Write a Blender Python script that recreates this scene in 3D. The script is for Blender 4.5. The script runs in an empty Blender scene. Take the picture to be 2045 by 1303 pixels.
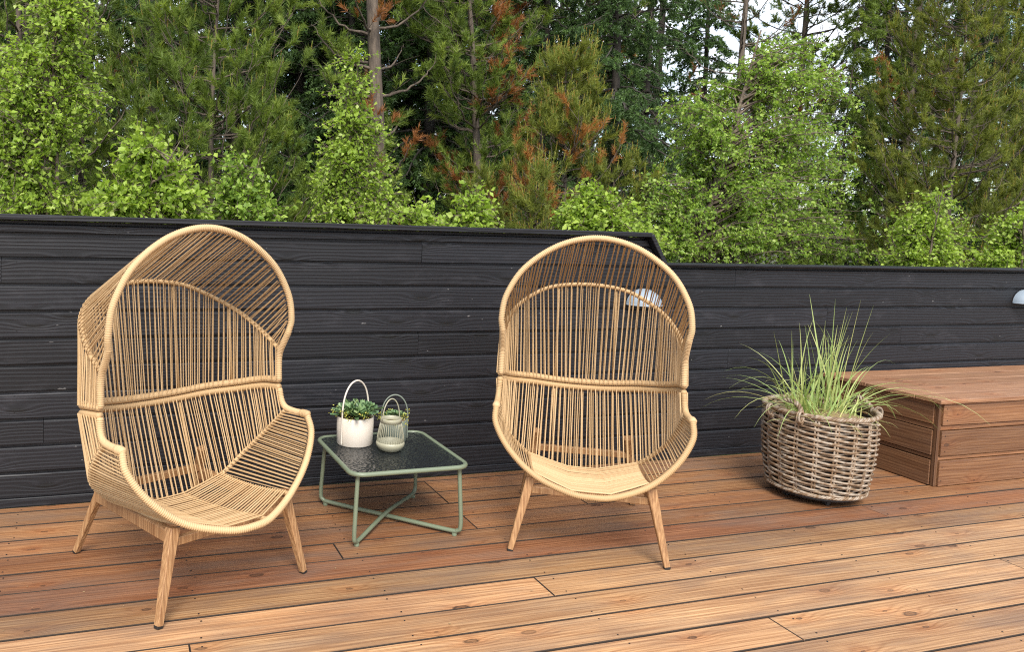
import bpy, math
import numpy as np
from mathutils import Matrix, Vector

# ------------------------------------------------------------------ camera, sky, sun, exposure
S = bpy.context.scene
COL = S.collection
IMG_W, IMG_H = 2045.0, 1303.0
FOC, PPX, PPY, CAM_H = 1572.12, 721.5, 532.9, 1.42
YAW, PITCH, ROLL = -0.30681674, -0.06539429, -0.03295661

def _rot(y, p, r):
    cy, sy, cp, sp, cr, sr = math.cos(y), math.sin(y), math.cos(p), math.sin(p), math.cos(r), math.sin(r)
    Rz = np.array([[cy, -sy, 0], [sy, cy, 0], [0, 0, 1]])
    Rx = np.array([[1, 0, 0], [0, cp, -sp], [0, sp, cp]])
    Ry = np.array([[cr, 0, sr], [0, 1, 0], [-sr, 0, cr]])
    return Rz @ Rx @ Ry
CAM_R = _rot(YAW, PITCH, ROLL)
CAM_C = np.array([0.0, 0.0, CAM_H])

cam_data = bpy.data.cameras.new('camera')
cam = bpy.data.objects.new('camera', cam_data)
COL.objects.link(cam)
cam_data.sensor_width = 36.0
cam_data.sensor_fit = 'HORIZONTAL'
cam_data.lens = 36.0 * FOC / IMG_W
cam_data.shift_x = (IMG_W / 2 - PPX) / IMG_W
cam_data.shift_y = (PPY - IMG_H / 2) / IMG_W
cam_data.clip_start = 0.05
cam_data.clip_end = 2000.0
M = Matrix.Identity(4)
for i in range(3):
    M[i][0] = CAM_R[i, 0]; M[i][1] = CAM_R[i, 2]; M[i][2] = -CAM_R[i, 1]; M[i][3] = CAM_C[i]
cam.matrix_world = M
S.camera = cam

SUN_EL, SUN_AZ = math.radians(47), math.radians(196)   # azimuth: clockwise from +Y, direction the light comes from
world = bpy.data.worlds.new('World'); S.world = world
world.use_nodes = True
wn, wl = world.node_tree.nodes, world.node_tree.links
wn.clear()
w_out = wn.new('ShaderNodeOutputWorld'); w_bg = wn.new('ShaderNodeBackground')
sky = wn.new('ShaderNodeTexSky'); sky.sky_type = 'NISHITA'; sky.sun_disc = False
sky.sun_elevation = SUN_EL; sky.sun_rotation = SUN_AZ; sky.air_density = 1.0; sky.dust_density = 1.5
w_tc = wn.new('ShaderNodeTexCoord'); w_map = wn.new('ShaderNodeMapping'); w_map.inputs['Scale'].default_value = (1.0, 1.0, 2.2)
w_noise = wn.new('ShaderNodeTexNoise'); w_noise.inputs['Scale'].default_value = 3.2; w_noise.inputs['Detail'].default_value = 6
w_noise.inputs['Roughness'].default_value = 0.55
w_ramp = wn.new('ShaderNodeValToRGB'); w_ramp.color_ramp.elements[0].position = 0.40; w_ramp.color_ramp.elements[1].position = 0.58
w_mix = wn.new('ShaderNodeMix'); w_mix.data_type = 'RGBA'
w_mix.inputs['B'].default_value = (5.6, 5.9, 6.4, 1)
wl.new(w_tc.outputs['Generated'], w_map.inputs['Vector']); wl.new(w_map.outputs['Vector'], w_noise.inputs['Vector'])
wl.new(w_noise.outputs['Fac'], w_ramp.inputs['Fac']); wl.new(w_ramp.outputs['Color'], w_mix.inputs['Factor'])
wl.new(sky.outputs['Color'], w_mix.inputs['A']); wl.new(w_mix.outputs['Result'], w_bg.inputs['Color'])
w_bg.inputs['Strength'].default_value = 0.135
wl.new(w_bg.outputs['Background'], w_out.inputs['Surface'])

sun_data = bpy.data.lights.new('sun', 'SUN'); sun = bpy.data.objects.new('sun', sun_data); COL.objects.link(sun)
sun_data.energy = 2.6; sun_data.angle = math.radians(28); sun_data.color = (1.0, 0.95, 0.87)
sdir = Vector((math.sin(SUN_AZ) * math.cos(SUN_EL), math.cos(SUN_AZ) * math.cos(SUN_EL), math.sin(SUN_EL)))
sun.rotation_euler = sdir.to_track_quat('Z', 'Y').to_euler()
sun.location = (2, -4, 8)

S.view_settings.view_transform = 'Standard'
S.view_settings.look = 'None'
S.view_settings.exposure = 1.03
S.view_settings.gamma = 1.0
S.view_settings.use_curve_mapping = False
S.render.engine = 'CYCLES'
S.cycles.max_bounces = 8
S.cycles.transparent_max_bounces = 8
S.cycles.use_denoising = False
S.cycles.filter_width = 1.15

# ------------------------------------------------------------------ helpers
def at(x, y, Y):
    """world point on the vertical plane at distance Y seen at photo pixel (x, y)"""
    d = CAM_R @ np.array([(x - PPX) / FOC, 1.0, -(y - PPY) / FOC])
    return CAM_C + d * (Y / d[1])

def norm(v):
    v = np.asarray(v, float)
    return v / (np.linalg.norm(v, axis=-1, keepdims=True) + 1e-12)

def mesh_from(name, V, F, mat=None, smooth=False, tint=None):
    """V (n,3); F either one (m,k) array or a list of such arrays"""
    V = np.asarray(V, np.float32)
    if isinstance(F, np.ndarray): F = [F]
    F = [np.asarray(f, np.int32) for f in F if len(f)]
    me = bpy.data.meshes.new(name)
    me.vertices.add(len(V)); me.vertices.foreach_set('co', V.ravel())
    nl = sum(f.size for f in F); nf = sum(len(f) for f in F)
    me.loops.add(nl); me.polygons.add(nf)
    me.loops.foreach_set('vertex_index', np.concatenate([f.ravel() for f in F]))
    tot = np.concatenate([np.full(len(f), f.shape[1], np.int32) for f in F])
    me.polygons.foreach_set('loop_start', np.concatenate([[0], np.cumsum(tot)[:-1]]).astype(np.int32))
    me.polygons.foreach_set('loop_total', tot)
    me.update(calc_edges=True)
    me.polygons.foreach_set('use_smooth', np.full(nf, bool(smooth)))
    if tint is not None:
        a = me.attributes.new('tint', 'FLOAT', 'FACE'); a.data.foreach_set('value', np.asarray(tint, np.float32))
    if mat: me.materials.append(mat)
    return me

def obj(name, me, parent=None, loc=None, color=None):
    o = bpy.data.objects.new(name, me); COL.objects.link(o)
    if parent is not None: o.parent = parent
    if loc is not None: o.location = loc
    if color is not None: o.color = (*color, 1)
    return o

def tag(o, label=None, cat=None, group=None, kind=None):
    if label: o['label'] = label
    if cat: o['category'] = cat
    if group: o['group'] = group
    if kind: o['kind'] = kind
    return o

def empty(name, loc, rz=0.0):
    o = bpy.data.objects.new(name, None); COL.objects.link(o)
    o.location = loc; o.rotation_euler = (0, 0, rz); o.empty_display_size = 0.1
    return o

def copy_tree(o, parent=None):
    c = o.copy(); COL.objects.link(c); c.parent = parent
    for ch in o.children: copy_tree(ch, c)
    return c

class MB:
    """collects pieces for ONE mesh"""
    def __init__(s): s.V = []; s.F = {}; s.n = 0
    def add(s, V, F):
        V = np.asarray(V, float)
        if isinstance(F, np.ndarray): F = [F]
        for f in F:
            f = np.asarray(f, np.int64)
            if len(f): s.F.setdefault(f.shape[1], []).append(f + s.n)
        s.V.append(V); s.n += len(V)
        return s
    def mesh(s, name, mat, smooth=False):
        return mesh_from(name, np.vstack(s.V), [np.vstack(f) for f in s.F.values()], mat, smooth)
    def build(s, name, mat, parent=None, smooth=False, **k):
        return obj(name, s.mesh(name, mat, smooth), parent, **k)

def box(x0, x1, y0, y1, z0, z1, b=0.0):
    """box with bevelled long edges (all 12 edges chamfered when b > 0)"""
    if b <= 0:
        V = np.array([[x, y, z] for z in (z0, z1) for y in (y0, y1) for x in (x0, x1)], float)
        F = np.array([[0, 2, 3, 1], [4, 5, 7, 6], [0, 1, 5, 4], [2, 6, 7, 3], [0, 4, 6, 2], [1, 3, 7, 5]])
        return V, F
    lo, hi = np.array([x0, y0, z0], float), np.array([x1, y1, z1], float)
    V = []; idx = {}
    for sx in (0, 1):
        for sy in (0, 1):
            for sz in (0, 1):
                s = (sx, sy, sz); c = np.where(s, hi, lo)
                for ax in range(3):
                    p = c + np.where(s, -b, b); p[ax] = c[ax]
                    idx[(s, ax)] = len(V); V.append(p)
    Q, T = [], []
    for ax in range(3):
        u, v = (ax + 1) % 3, (ax + 2) % 3
        for sd in (0, 1):
            q = []
            for a, c in ((0, 0), (1, 0), (1, 1), (0, 1)):
                s = [0, 0, 0]; s[ax] = sd; s[u] = a; s[v] = c; q.append(idx[(tuple(s), ax)])
            Q.append(q if sd else q[::-1])
        for a in (0, 1):
            for c in (0, 1):
                s0 = [0, 0, 0]; s0[u] = a; s0[v] = c; s1 = list(s0); s1[ax] = 1
                s0, s1 = tuple(s0), tuple(s1)
                q = [idx[(s0, u)], idx[(s1, u)], idx[(s1, v)], idx[(s0, v)]]
                Q.append(q if a != c else q[::-1])
    for sx in (0, 1):
        for sy in (0, 1):
            for sz in (0, 1):
                s = (sx, sy, sz); t = [idx[(s, 0)], idx[(s, 1)], idx[(s, 2)]]
                T.append(t if (sx + sy + sz) % 2 else t[::-1])
    return np.array(V), [np.array(Q), np.array(T)]

def catmull(P, n=10, closed=False):
    P = np.asarray(P, float)
    if closed: Q = np.vstack([P[-1], P, P[0], P[1]]); m = len(P)
    else: Q = np.vstack([2 * P[0] - P[1], P, 2 * P[-1] - P[-2]]); m = len(P) - 1
    t = (np.arange(n) / n)[:, None]; out = []
    for i in range(m):
        a, b, c, d = Q[i:i + 4]
        out.append(.5 * (2 * b + (-a + c) * t + (2 * a - 5 * b + 4 * c - d) * t ** 2 + (-a + 3 * b - 3 * c + d) * t ** 3))
    if not closed: out.append(P[-1:])
    return np.vstack(out)

def resample(P, n=None, step=None):
    P = np.asarray(P, float); s = np.concatenate([[0], np.cumsum(np.linalg.norm(np.diff(P, axis=0), axis=1))])
    if n is None: n = max(2, int(round(s[-1] / step)) + 1)
    t = np.linspace(0, s[-1], n)
    return np.stack([np.interp(t, s, P[:, k]) for k in range(3)], 1)

def point_on(P, u):
    P = np.asarray(P, float); s = np.concatenate([[0], np.cumsum(np.linalg.norm(np.diff(P, axis=0), axis=1))])
    u = np.atleast_1d(u) * s[-1]
    return np.stack([np.interp(u, s, P[:, k]) for k in range(3)], 1)

def frames(P, closed=False):
    P = np.asarray(P, float); n = len(P)
    if closed: T = norm(np.roll(P, -1, 0) - np.roll(P, 1, 0))
    else: T = norm(np.gradient(P, axis=0))
    N = np.zeros_like(P); up = np.array([0, 0, 1.0]) if abs(T[0, 2]) < .9 else np.array([1.0, 0, 0])
    v = norm(up - T[0] * (up @ T[0])); N[0] = v
    for i in range(1, n):
        v = v - T[i] * (v @ T[i]); v = v / (np.linalg.norm(v) + 1e-12); N[i] = v
    if closed:
        w = norm(N[0] - 0); B = np.cross(T[0], v); ang = math.atan2(w @ B, w @ v)
        for i in range(n):
            a = ang * i / n; b = np.cross(T[i], N[i]); N[i] = N[i] * math.cos(a) + b * math.sin(a)
    return T, N, np.cross(T, N)

def tube(P, r, sides=8, closed=False, cap=True, flat=1.0, phase=0.0):
    P = np.asarray(P, float); n = len(P); r = np.broadcast_to(np.asarray(r, float), (n,))
    T, N, B = frames(P, closed)
    a = np.arange(sides) / sides * 2 * math.pi + phase
    V = P[:, None] + r[:, None, None] * (np.cos(a)[None, :, None] * N[:, None] + flat * np.sin(a)[None, :, None] * B[:, None])
    V = V.reshape(-1, 3)
    i = np.arange(n if closed else n - 1)[:, None]; j = np.arange(sides)[None]
    i2 = (i + 1) % n; j2 = (j + 1) % sides
    F = np.stack([(i * sides + j), (i * sides + j2), (i2 * sides + j2), (i2 * sides + j)], -1).reshape(-1, 4)
    Fs = [F]
    if cap and not closed:
        Fs.append(np.array([list(range(sides))[::-1], [(n - 1) * sides + k for k in range(sides)]]))
    return V, Fs

def wrapped(P, r, pitch=0.0078, sides=10, depth=0.0032, cap=True):
    """tube wound with cord: radius swells once per turn"""
    P = resample(P, step=pitch / 3)
    k = np.arange(len(P)) % 3
    rr = r + np.where(k == 1, 0.0, -depth) + np.where(k == 2, depth * .75, 0)
    rr[:2] = r - depth; rr[-2:] = r - depth
    return tube(P, rr, sides, cap=cap)

def lathe(prof, n=32, c=(0, 0, 0)):
    prof = np.asarray(prof, float); m = len(prof); a = np.arange(n) / n * 2 * math.pi
    V = np.stack([prof[:, 0][:, None] * np.cos(a), prof[:, 0][:, None] * np.sin(a), np.repeat(prof[:, 1][:, None], n, 1)], -1).reshape(-1, 3) + np.asarray(c)
    i = np.arange(m - 1)[:, None]; j = np.arange(n)[None]; j2 = (j + 1) % n
    F = np.stack([i * n + j, i * n + j2, (i + 1) * n + j2, (i + 1) * n + j], -1).reshape(-1, 4)
    return V, F

def disc(r, z, n=32, c=(0, 0, 0), up=True):
    a = np.arange(n) / n * 2 * math.pi
    V = np.stack([r * np.cos(a), r * np.sin(a), np.full(n, z)], -1) + np.asarray(c)
    f = list(range(n)); return V, np.array([f if up else f[::-1]])

def frustum(p0, p1, w0, w1, d0, d1, ax):
    """tapered square bar from p0 to p1; ax = direction of its width"""
    p0, p1 = np.asarray(p0, float), np.asarray(p1, float)
    ax = np.asarray(ax, float); t = norm(p1 - p0); ax = norm(ax - t * (ax @ t)); bx = np.cross(t, ax)
    V = []
    c = .18
    for p, w, d in ((p0, w0, d0), (p1, w1, d1)):
        for a, b in ((-1 + c, -1), (1 - c, -1), (1, -1 + c), (1, 1 - c), (1 - c, 1), (-1 + c, 1), (-1, 1 - c), (-1, -1 + c)):
            V.append(p + ax * a * w / 2 + bx * b * d / 2)
    F = np.array([[i, (i + 1) % 8, 8 + (i + 1) % 8, 8 + i] for i in range(8)])
    return np.array(V), [F, np.array([list(range(8))[::-1], list(range(8, 16))])]

# ------------------------------------------------------------------ materials
class NT:
    def __init__(s, name):
        s.m = bpy.data.materials.new(name); s.m.use_nodes = True
        s.n, s.l = s.m.node_tree.nodes, s.m.node_tree.links
        s.b = s.n['Principled BSDF']; s.out = s.n['Material Output']
    def new(s, t, **k):
        nd = s.n.new(t)
        for a, v in k.items():
            if a.startswith('_'): setattr(nd, a[1:], v)
        return nd
    def link(s, a, b): s.l.new(a, b)
    def math(s, op, a, b=None, c=None, clamp=False):
        nd = s.n.new('ShaderNodeMath'); nd.operation = op; nd.use_clamp = clamp
        for i, v in enumerate((a, b, c)):
            if v is None: continue
            if isinstance(v, (int, float)): nd.inputs[i].default_value = v
            else: s.l.new(v, nd.inputs[i])
        return nd.outputs[0]
    def mix(s, f, a, b, mode='MIX'):
        nd = s.n.new('ShaderNodeMix'); nd.data_type = 'RGBA'; nd.blend_type = mode
        for k, v in (('Factor', f), ('A', a), ('B', b)):
            if isinstance(v, (int, float)): nd.inputs[k].default_value = v
            elif isinstance(v, tuple): nd.inputs[k].default_value = (*v, 1)
            else: s.l.new(v, nd.inputs[k])
        return nd.outputs['Result']
    def ramp(s, f, stops):
        nd = s.n.new('ShaderNodeValToRGB'); e = nd.color_ramp.elements
        while len(e) < len(stops): e.new(0.5)
        for i, (p, c) in enumerate(stops):
            e[i].position = p; e[i].color = (*c, 1) if isinstance(c, tuple) else (c, c, c, 1)
        s.l.new(f, nd.inputs['Fac']); return nd.outputs['Color']
    def noise(s, vec, scale, detail=3, rough=.5, dist=0.0):
        nd = s.n.new('ShaderNodeTexNoise'); nd.inputs['Scale'].default_value = scale; nd.inputs['Detail'].default_value = detail
        nd.inputs['Roughness'].default_value = rough; nd.inputs['Distortion'].default_value = dist
        s.l.new(vec, nd.inputs['Vector']); return nd.outputs['Fac']
    def coord(s, scale=(1, 1, 1), rand=0.0, kind='Object'):
        tc = s.n.new('ShaderNodeTexCoord'); v = tc.outputs[kind]
        if rand:
            oi = s.n.new('ShaderNodeObjectInfo'); cb = s.n.new('ShaderNodeCombineXYZ')
            for i, k in enumerate((1.0, 0.37, 0.71)):
                s.l.new(s.math('MULTIPLY', oi.outputs['Random'], rand * k), cb.inputs[i])
            ad = s.n.new('ShaderNodeVectorMath'); ad.operation = 'ADD'; s.l.new(v, ad.inputs[0]); s.l.new(cb.outputs[0], ad.inputs[1]); v = ad.outputs[0]
        return s.map(v, scale)
    def map(s, v, scale):
        mp = s.n.new('ShaderNodeMapping'); mp.inputs['Scale'].default_value = scale; s.l.new(v, mp.inputs['Vector']); return mp.outputs['Vector']
    def bump(s, h, strength=.3, dist=.01):
        nd = s.n.new('ShaderNodeBump'); nd.inputs['Strength'].default_value = strength; nd.inputs['Distance'].default_value = dist
        s.l.new(h, nd.inputs['Height']); s.l.new(nd.outputs['Normal'], s.b.inputs['Normal'])
    def base(s, c):
        if isinstance(c, tuple): s.b.inputs['Base Color'].default_value = (*c, 1)
        else: s.l.new(c, s.b.inputs['Base Color'])
    def rough(s, r):
        if isinstance(r, (int, float)): s.b.inputs['Roughness'].default_value = r
        else: s.l.new(r, s.b.inputs['Roughness'])

def mat_plain(name, col, rough=.5, metal=0.0, var=.12, scale=30, bump=0.0):
    t = NT(name); v = t.coord(rand=20)
    n = t.noise(v, scale, 4, .6)
    t.base(t.mix(n, tuple(c * (1 - var) for c in col), tuple(min(1, c * (1 + var)) for c in col)))
    t.rough(rough); t.b.inputs['Metallic'].default_value = metal
    if bump: t.bump(n, bump, .004)
    return t.m

def mat_wood(name, grain_axis='X', knots=True, gray=.35, wet=.5, rough=.55, grain=1.0, grain_freq=330.0, damp=0.0):
    """planed softwood: colour comes from the object colour of each board; growth rings bend round knots"""
    t = NT(name); v = t.coord(rand=40)
    oi = t.new('ShaderNodeObjectInfo'); col = oi.outputs['Color']
    sx = (1, 1, 1)
    st = {'X': (0.5, 6, 6), 'Y': (6, 0.5, 6), 'Z': (6, 6, 0.5)}[grain_axis]
    kn = {'X': (1.9, 5.2, 3.0), 'Y': (5.2, 1.9, 3.0), 'Z': (5.2, 3.0, 1.9)}[grain_axis]
    fine = {'X': (3.0, 170, 170), 'Y': (170, 3.0, 170), 'Z': (170, 170, 3.0)}[grain_axis]
    sep = t.new('ShaderNodeSeparateXYZ'); t.link(v, sep.inputs[0])
    ai = 'XYZ'.index(grain_axis); oth = [k for k in range(3) if k != ai]
    cross = t.math('ADD', sep.outputs[oth[0]], sep.outputs[oth[1]]); along = sep.outputs[ai]
    low = t.noise(t.map(v, st), 1.3, 3, .5)
    kf = None
    if knots:
        cb = t.new('ShaderNodeCombineXYZ'); t.link(t.math('MULTIPLY', along, 2.6), cb.inputs[0]); t.link(t.math('MULTIPLY', cross, 6.1), cb.inputs[1])
        vo = t.new('ShaderNodeTexVoronoi'); vo.voronoi_dimensions = '2D'; vo.inputs['Scale'].default_value = 1.0
        t.link(cb.outputs[0], vo.inputs['Vector']); d = vo.outputs['Distance']
        sepc = t.new('ShaderNodeSeparateColor'); t.link(vo.outputs['Color'], sepc.inputs[0])
        on = t.math('GREATER_THAN', sepc.outputs[0], .42)
        size = t.math('MULTIPLY_ADD', t.math('POWER', sepc.outputs[1], 2.0), .075, .028)
        rough_d = t.math('MULTIPLY_ADD', t.noise(v, 90, 2, .6), .05, t.math('SUBTRACT', d, .025))
        rel = t.math('DIVIDE', rough_d, size)
        core = t.math('MULTIPLY', t.ramp(rel, [(.0, .75), (.35, .55), (.7, 1.0), (1.0, 0.0)]), on)
        kf = t.math('MULTIPLY', t.math('POWER', 2.718, t.math('MULTIPLY', t.math('MULTIPLY', d, d), -22)), on)
    ph = t.math('MULTIPLY_ADD', low, 34.0 * grain, t.math('MULTIPLY', cross, grain_freq))
    if kf is not None: ph = t.math('MULTIPLY_ADD', kf, 12.0, ph)
    rings = t.math('POWER', t.math('MULTIPLY_ADD', t.math('SINE', ph), .5, .5), 2.0)
    fin = t.noise(t.map(v, fine), 1.0, 2, .6)
    big = t.noise(t.map(v, {'X': (.9, 4.2, 4), 'Y': (4.2, .9, 4), 'Z': (4.2, 4, .9)}[grain_axis]), 1.6, 4, .65)
    c1 = t.mix(t.math('MULTIPLY', rings, .38), col, t.mix(1.0, col, (.52, .40, .34), 'MULTIPLY'))
    c2 = t.mix(t.ramp(fin, [(.38, 1.0), (.62, 0.0)]), c1, t.mix(1.0, c1, (.66, .58, .52), 'MULTIPLY'))
    strk = t.noise(t.map(v, {'X': (1.1, 34, 34), 'Y': (34, 1.1, 34), 'Z': (34, 34, 1.1)}[grain_axis]), 1.0, 4, .7)
    c2 = t.mix(t.math('MULTIPLY', t.ramp(strk, [(.50, 0.0), (.70, 1.0)]), .55), c2, t.mix(1.0, c2, (.50, .40, .36), 'MULTIPLY'))
    c2 = t.mix(t.math('MULTIPLY', t.ramp(strk, [(.30, 1.0), (.46, 0.0)]), .35), c2, t.mix(1.0, c2, (1.28, 1.22, 1.12), 'MULTIPLY'))
    gy = t.mix(t.math('MULTIPLY', t.ramp(big, [(.45, 0.0), (.68, 1.0)]), gray), c2, (.135, .100, .078))
    c = gy
    if damp:
        wv = t.noise(t.coord((.55, 1.5, 1)), 1.5, 4, .6)
        c = t.mix(t.math('MULTIPLY', t.ramp(wv, [(.48, 0.0), (.66, 1.0)]), damp), c, t.mix(1.0, c, (.56, .43, .38), 'MULTIPLY'))
    if kf is not None:
        c = t.mix(t.math('MULTIPLY', kf, .35), c, t.mix(1.0, c, (1.0, .62, .34), 'MULTIPLY'))
        c = t.mix(t.math('MULTIPLY', core, t.math('MULTIPLY_ADD', sepc.outputs[2], .4, .55)), c, (.035, .02, .012))
    t.base(c)
    h = t.math('MULTIPLY_ADD', fin, .5, t.math('MULTIPLY', rings, -.5))
    t.bump(h, .35, .003)
    t.rough(t.math('MULTIPLY_ADD', big, .25, rough - .12))
    return t.m

M_DECK = mat_wood('deck_wood', 'X', True, .55, rough=.50, damp=.42)
M_BENCH = mat_wood('bench_wood', 'X', True, .15, rough=.5)
M_BENCHY = mat_wood('bench_wood_end', 'Y', True, .15, rough=.55)
M_BENCHZ = mat_wood('bench_wood_post', 'Z', False, .1, rough=.55)
M_TEAK = mat_wood('teak', 'Z', False, .12, rough=.5, grain=.6, grain_freq=420)

def mat_black():
    t = NT('black_stained_timber'); v = t.coord(rand=60)
    low = t.noise(t.map(v, (.6, 6, 6)), 1.4, 3, .5)
    sep = t.new('ShaderNodeSeparateXYZ'); t.link(v, sep.inputs[0])
    cb = t.new('ShaderNodeCombineXYZ'); t.link(t.math('MULTIPLY', sep.outputs[0], 1.8), cb.inputs[0]); t.link(t.math('MULTIPLY', sep.outputs[2], 7.0), cb.inputs[1])
    vo = t.new('ShaderNodeTexVoronoi'); vo.voronoi_dimensions = '2D'; vo.inputs['Scale'].default_value = 1.0; t.link(cb.outputs[0], vo.inputs['Vector']); d = vo.outputs['Distance']
    kf = t.math('POWER', 2.718, t.math('MULTIPLY', t.math('MULTIPLY', d, d), -40))
    ph = t.math('ADD', t.math('MULTIPLY_ADD', low, 20, t.math('MULTIPLY', sep.outputs[2], 330)), t.math('MULTIPLY', kf, 10))
    rings = t.math('POWER', t.math('MULTIPLY_ADD', t.math('SINE', ph), .5, .5), 2)
    fin = t.noise(t.map(v, (4, 150, 150)), 1, 3, .6)
    worn = t.noise(t.map(v, (3.2, 9, 9)), 1.3, 6, .7)
    oi = t.new('ShaderNodeObjectInfo')
    ra = t.math('MULTIPLY_ADD', oi.outputs['Random'], .5, .75)
    c0 = t.mix(fin, (.0040, .0043, .0058), (.0078, .0082, .0106))
    c0 = t.mix(t.math('MULTIPLY', rings, .35), c0, (.019, .019, .024))
    c0 = t.mix(t.math('MULTIPLY', t.ramp(worn, [(.54, 0.0), (.76, 1.0)]), .5), c0, (.036, .035, .040))
    c0 = t.mix(t.ramp(d, [(.0, .95), (.06, .7), (.11, 0.0)]), c0, (.003, .003, .003))
    chips = t.noise(t.map(v, (22, 60, 60)), 1, 2, .5)
    c0 = t.mix(t.math('MULTIPLY', t.ramp(chips, [(.760, 0.0), (.785, 1.0)]), .8), c0, (.16, .155, .15))
    hv = t.new('ShaderNodeHueSaturation'); t.link(t.math('MULTIPLY_ADD', oi.outputs['Random'], .6, .72), hv.inputs['Value']); t.link(c0, hv.inputs['Color']); c0 = hv.outputs['Color']
    t.base(c0)
    t.rough(t.math('MULTIPLY_ADD', fin, .25, .36))
    t.b.inputs['Specular IOR Level'].default_value = .4
    t.bump(t.math('MULTIPLY_ADD', rings, .7, t.math('MULTIPLY', fin, .6)), .35, .003)
    return t.m
M_BLACK = mat_black()

def mat_rope():
    t = NT('sand_cord'); v = t.coord(rand=10)
    oi = t.new('ShaderNodeObjectInfo')
    n = t.noise(v, 220, 2, .6); n2 = t.noise(v, 9, 2, .5)
    c = t.mix(oi.outputs['Random'], (.40, .258, .124), (.60, .420, .232))
    c = t.mix(t.math('MULTIPLY', n, .5), c, (.33, .20, .085))
    c = t.mix(t.math('MULTIPLY', n2, .35), c, (.58, .40, .21))
    t.base(c); t.rough(.62); t.bump(n, .4, .002)
    t.b.inputs['Specular IOR Level'].default_value = .35
    return t.m
M_ROPE = mat_rope()

def mat_wicker():
    t = NT('grey_rattan'); v = t.coord(rand=30)
    oi = t.new('ShaderNodeObjectInfo')
    n = t.noise(v, 16, 3, .6); f = t.noise(v, 120, 2, .6)
    c = t.ramp(n, [(.3, (.085, .045, .020)), (.45, (.21, .132, .070)), (.58, (.39, .33, .26)), (.75, (.12, .066, .030))])
    c = t.mix(t.math('MULTIPLY', f, .5), c, (.20, .14, .09))
    t.base(c); t.rough(.6); t.bump(f, .3, .003); return t.m
M_WICKER = mat_wicker()

M_GREEN = mat_plain('sage_metal', (.150, .180, .118), .38, 0.0, .06, 20)
M_CREAM = mat_plain('cream_ceramic', (.60, .535, .455), .45, 0, .03, 12)
M_SAGE = mat_plain('sage_ceramic', (.155, .18, .145), .5, 0, .05, 12)
M_LANT = mat_plain('khaki_metal', (.32, .305, .215), .42, 0, .06, 40)
M_LAMP = mat_plain('light_grey_metal', (.25, .30, .35), .4, 0, .05, 25)
M_DARK = mat_plain('black_plastic', (.012, .012, .012), .5)
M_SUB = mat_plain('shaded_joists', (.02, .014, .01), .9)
M_EDGE = mat_plain('shaded_dirty_edge', (.030, .019, .012), .9)
M_NAIL = mat_plain('nail_heads', (.01, .01, .011), .4)
M_SOIL = mat_plain('straw_mulch', (.21, .145, .075), .9, 0, .5, 60, .5)

def mat_ground():
    t = NT('forest_floor'); v = t.coord()
    n = t.noise(v, 1.2, 6, .6)
    t.base(t.ramp(n, [(.35, (.03, .022, .012)), (.55, (.05, .05, .018)), (.7, (.06, .085, .022))])); t.rough(.95); return t.m
M_GROUND = mat_ground()

def mat_glass():
    t = NT('hammered_black_glass'); v = t.coord()
    vo = t.new('ShaderNodeTexVoronoi'); vo.feature = 'SMOOTH_F1'; vo.inputs['Scale'].default_value = 75; t.link(t.map(v, (1, 1, 1)), vo.inputs['Vector'])
    t.base((.012, .014, .015)); t.rough(.16); t.bump(vo.outputs['Distance'], .5, .012)
    t.b.inputs['IOR'].default_value = 1.5
    return t.m
M_GLASS = mat_glass()

def mat_leaf(name, stops, trans=.35, rough=.45, spec=.35):
    t = NT(name)
    at_ = t.new('ShaderNodeAttribute'); at_.attribute_name = 'tint'; at_.attribute_type = 'GEOMETRY'
    c = t.ramp(at_.outputs['Fac'], stops)
    t.base(c); t.rough(rough); t.b.inputs['Specular IOR Level'].default_value = spec
    tr = t.new('ShaderNodeBsdfTranslucent'); t.link(t.mix(1.0, c, (1.0, 1.0, .55), 'MULTIPLY'), tr.inputs['Color'])
    mx = t.new('ShaderNodeMixShader'); mx.inputs[0].default_value = trans
    t.link(t.b.outputs[0], mx.inputs[1]); t.link(tr.outputs[0], mx.inputs[2]); t.link(mx.outputs[0], t.out.inputs['Surface'])
    return t.m
M_BIRCH = mat_leaf('birch_leaf', [(0, (.17, .26, .036)), (.5, (.32, .46, .062)), (.85, (.46, .60, .10)), (1, (.56, .66, .22))], .5)
M_BIRCH2 = mat_leaf('birch_leaf_deep', [(0, (.14, .24, .040)), (.5, (.265, .41, .062)), (.85, (.40, .54, .095)), (1, (.50, .60, .20))], .5)
M_PINE = mat_leaf('pine_needle', [(0, (.100, .150, .032)), (.5, (.195, .275, .050)), (.86, (.32, .40, .075)), (.90, (.32, .13, .045)), (1, (.40, .17, .06))], .45, .5)
M_PINE2 = mat_leaf('pine_needle_olive', [(0, (.110, .132, .028)), (.5, (.215, .255, .046)), (.86, (.34, .36, .075)), (.90, (.40, .18, .05)), (1, (.46, .22, .07))], .45, .5)
M_SPRUCE = mat_leaf('spruce_needle', [(0, (.048, .092, .034)), (.5, (.090, .160, .048)), (.88, (.16, .27, .068)), (.92, (.20, .085, .03)), (1, (.28, .12, .045))], .3, .5)
M_GRASS = mat_leaf('grass_blade', [(0, (.26, .37, .11)), (.5, (.40, .50, .19)), (.85, (.54, .57, .22)), (1, (.50, .37, .15))], .3, .4)
M_SUCC = mat_leaf('succulent_leaf', [(0, (.050, .105, .050)), (.5, (.115, .20, .085)), (.85, (.22, .32, .13)), (1, (.36, .44, .20))], .1, .35)
M_FLOWER = mat_leaf('yellow_flower', [(0, (.30, .38, .06)), (.7, (.58, .52, .10)), (1, (.70, .38, .28))], .2, .5)

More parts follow.
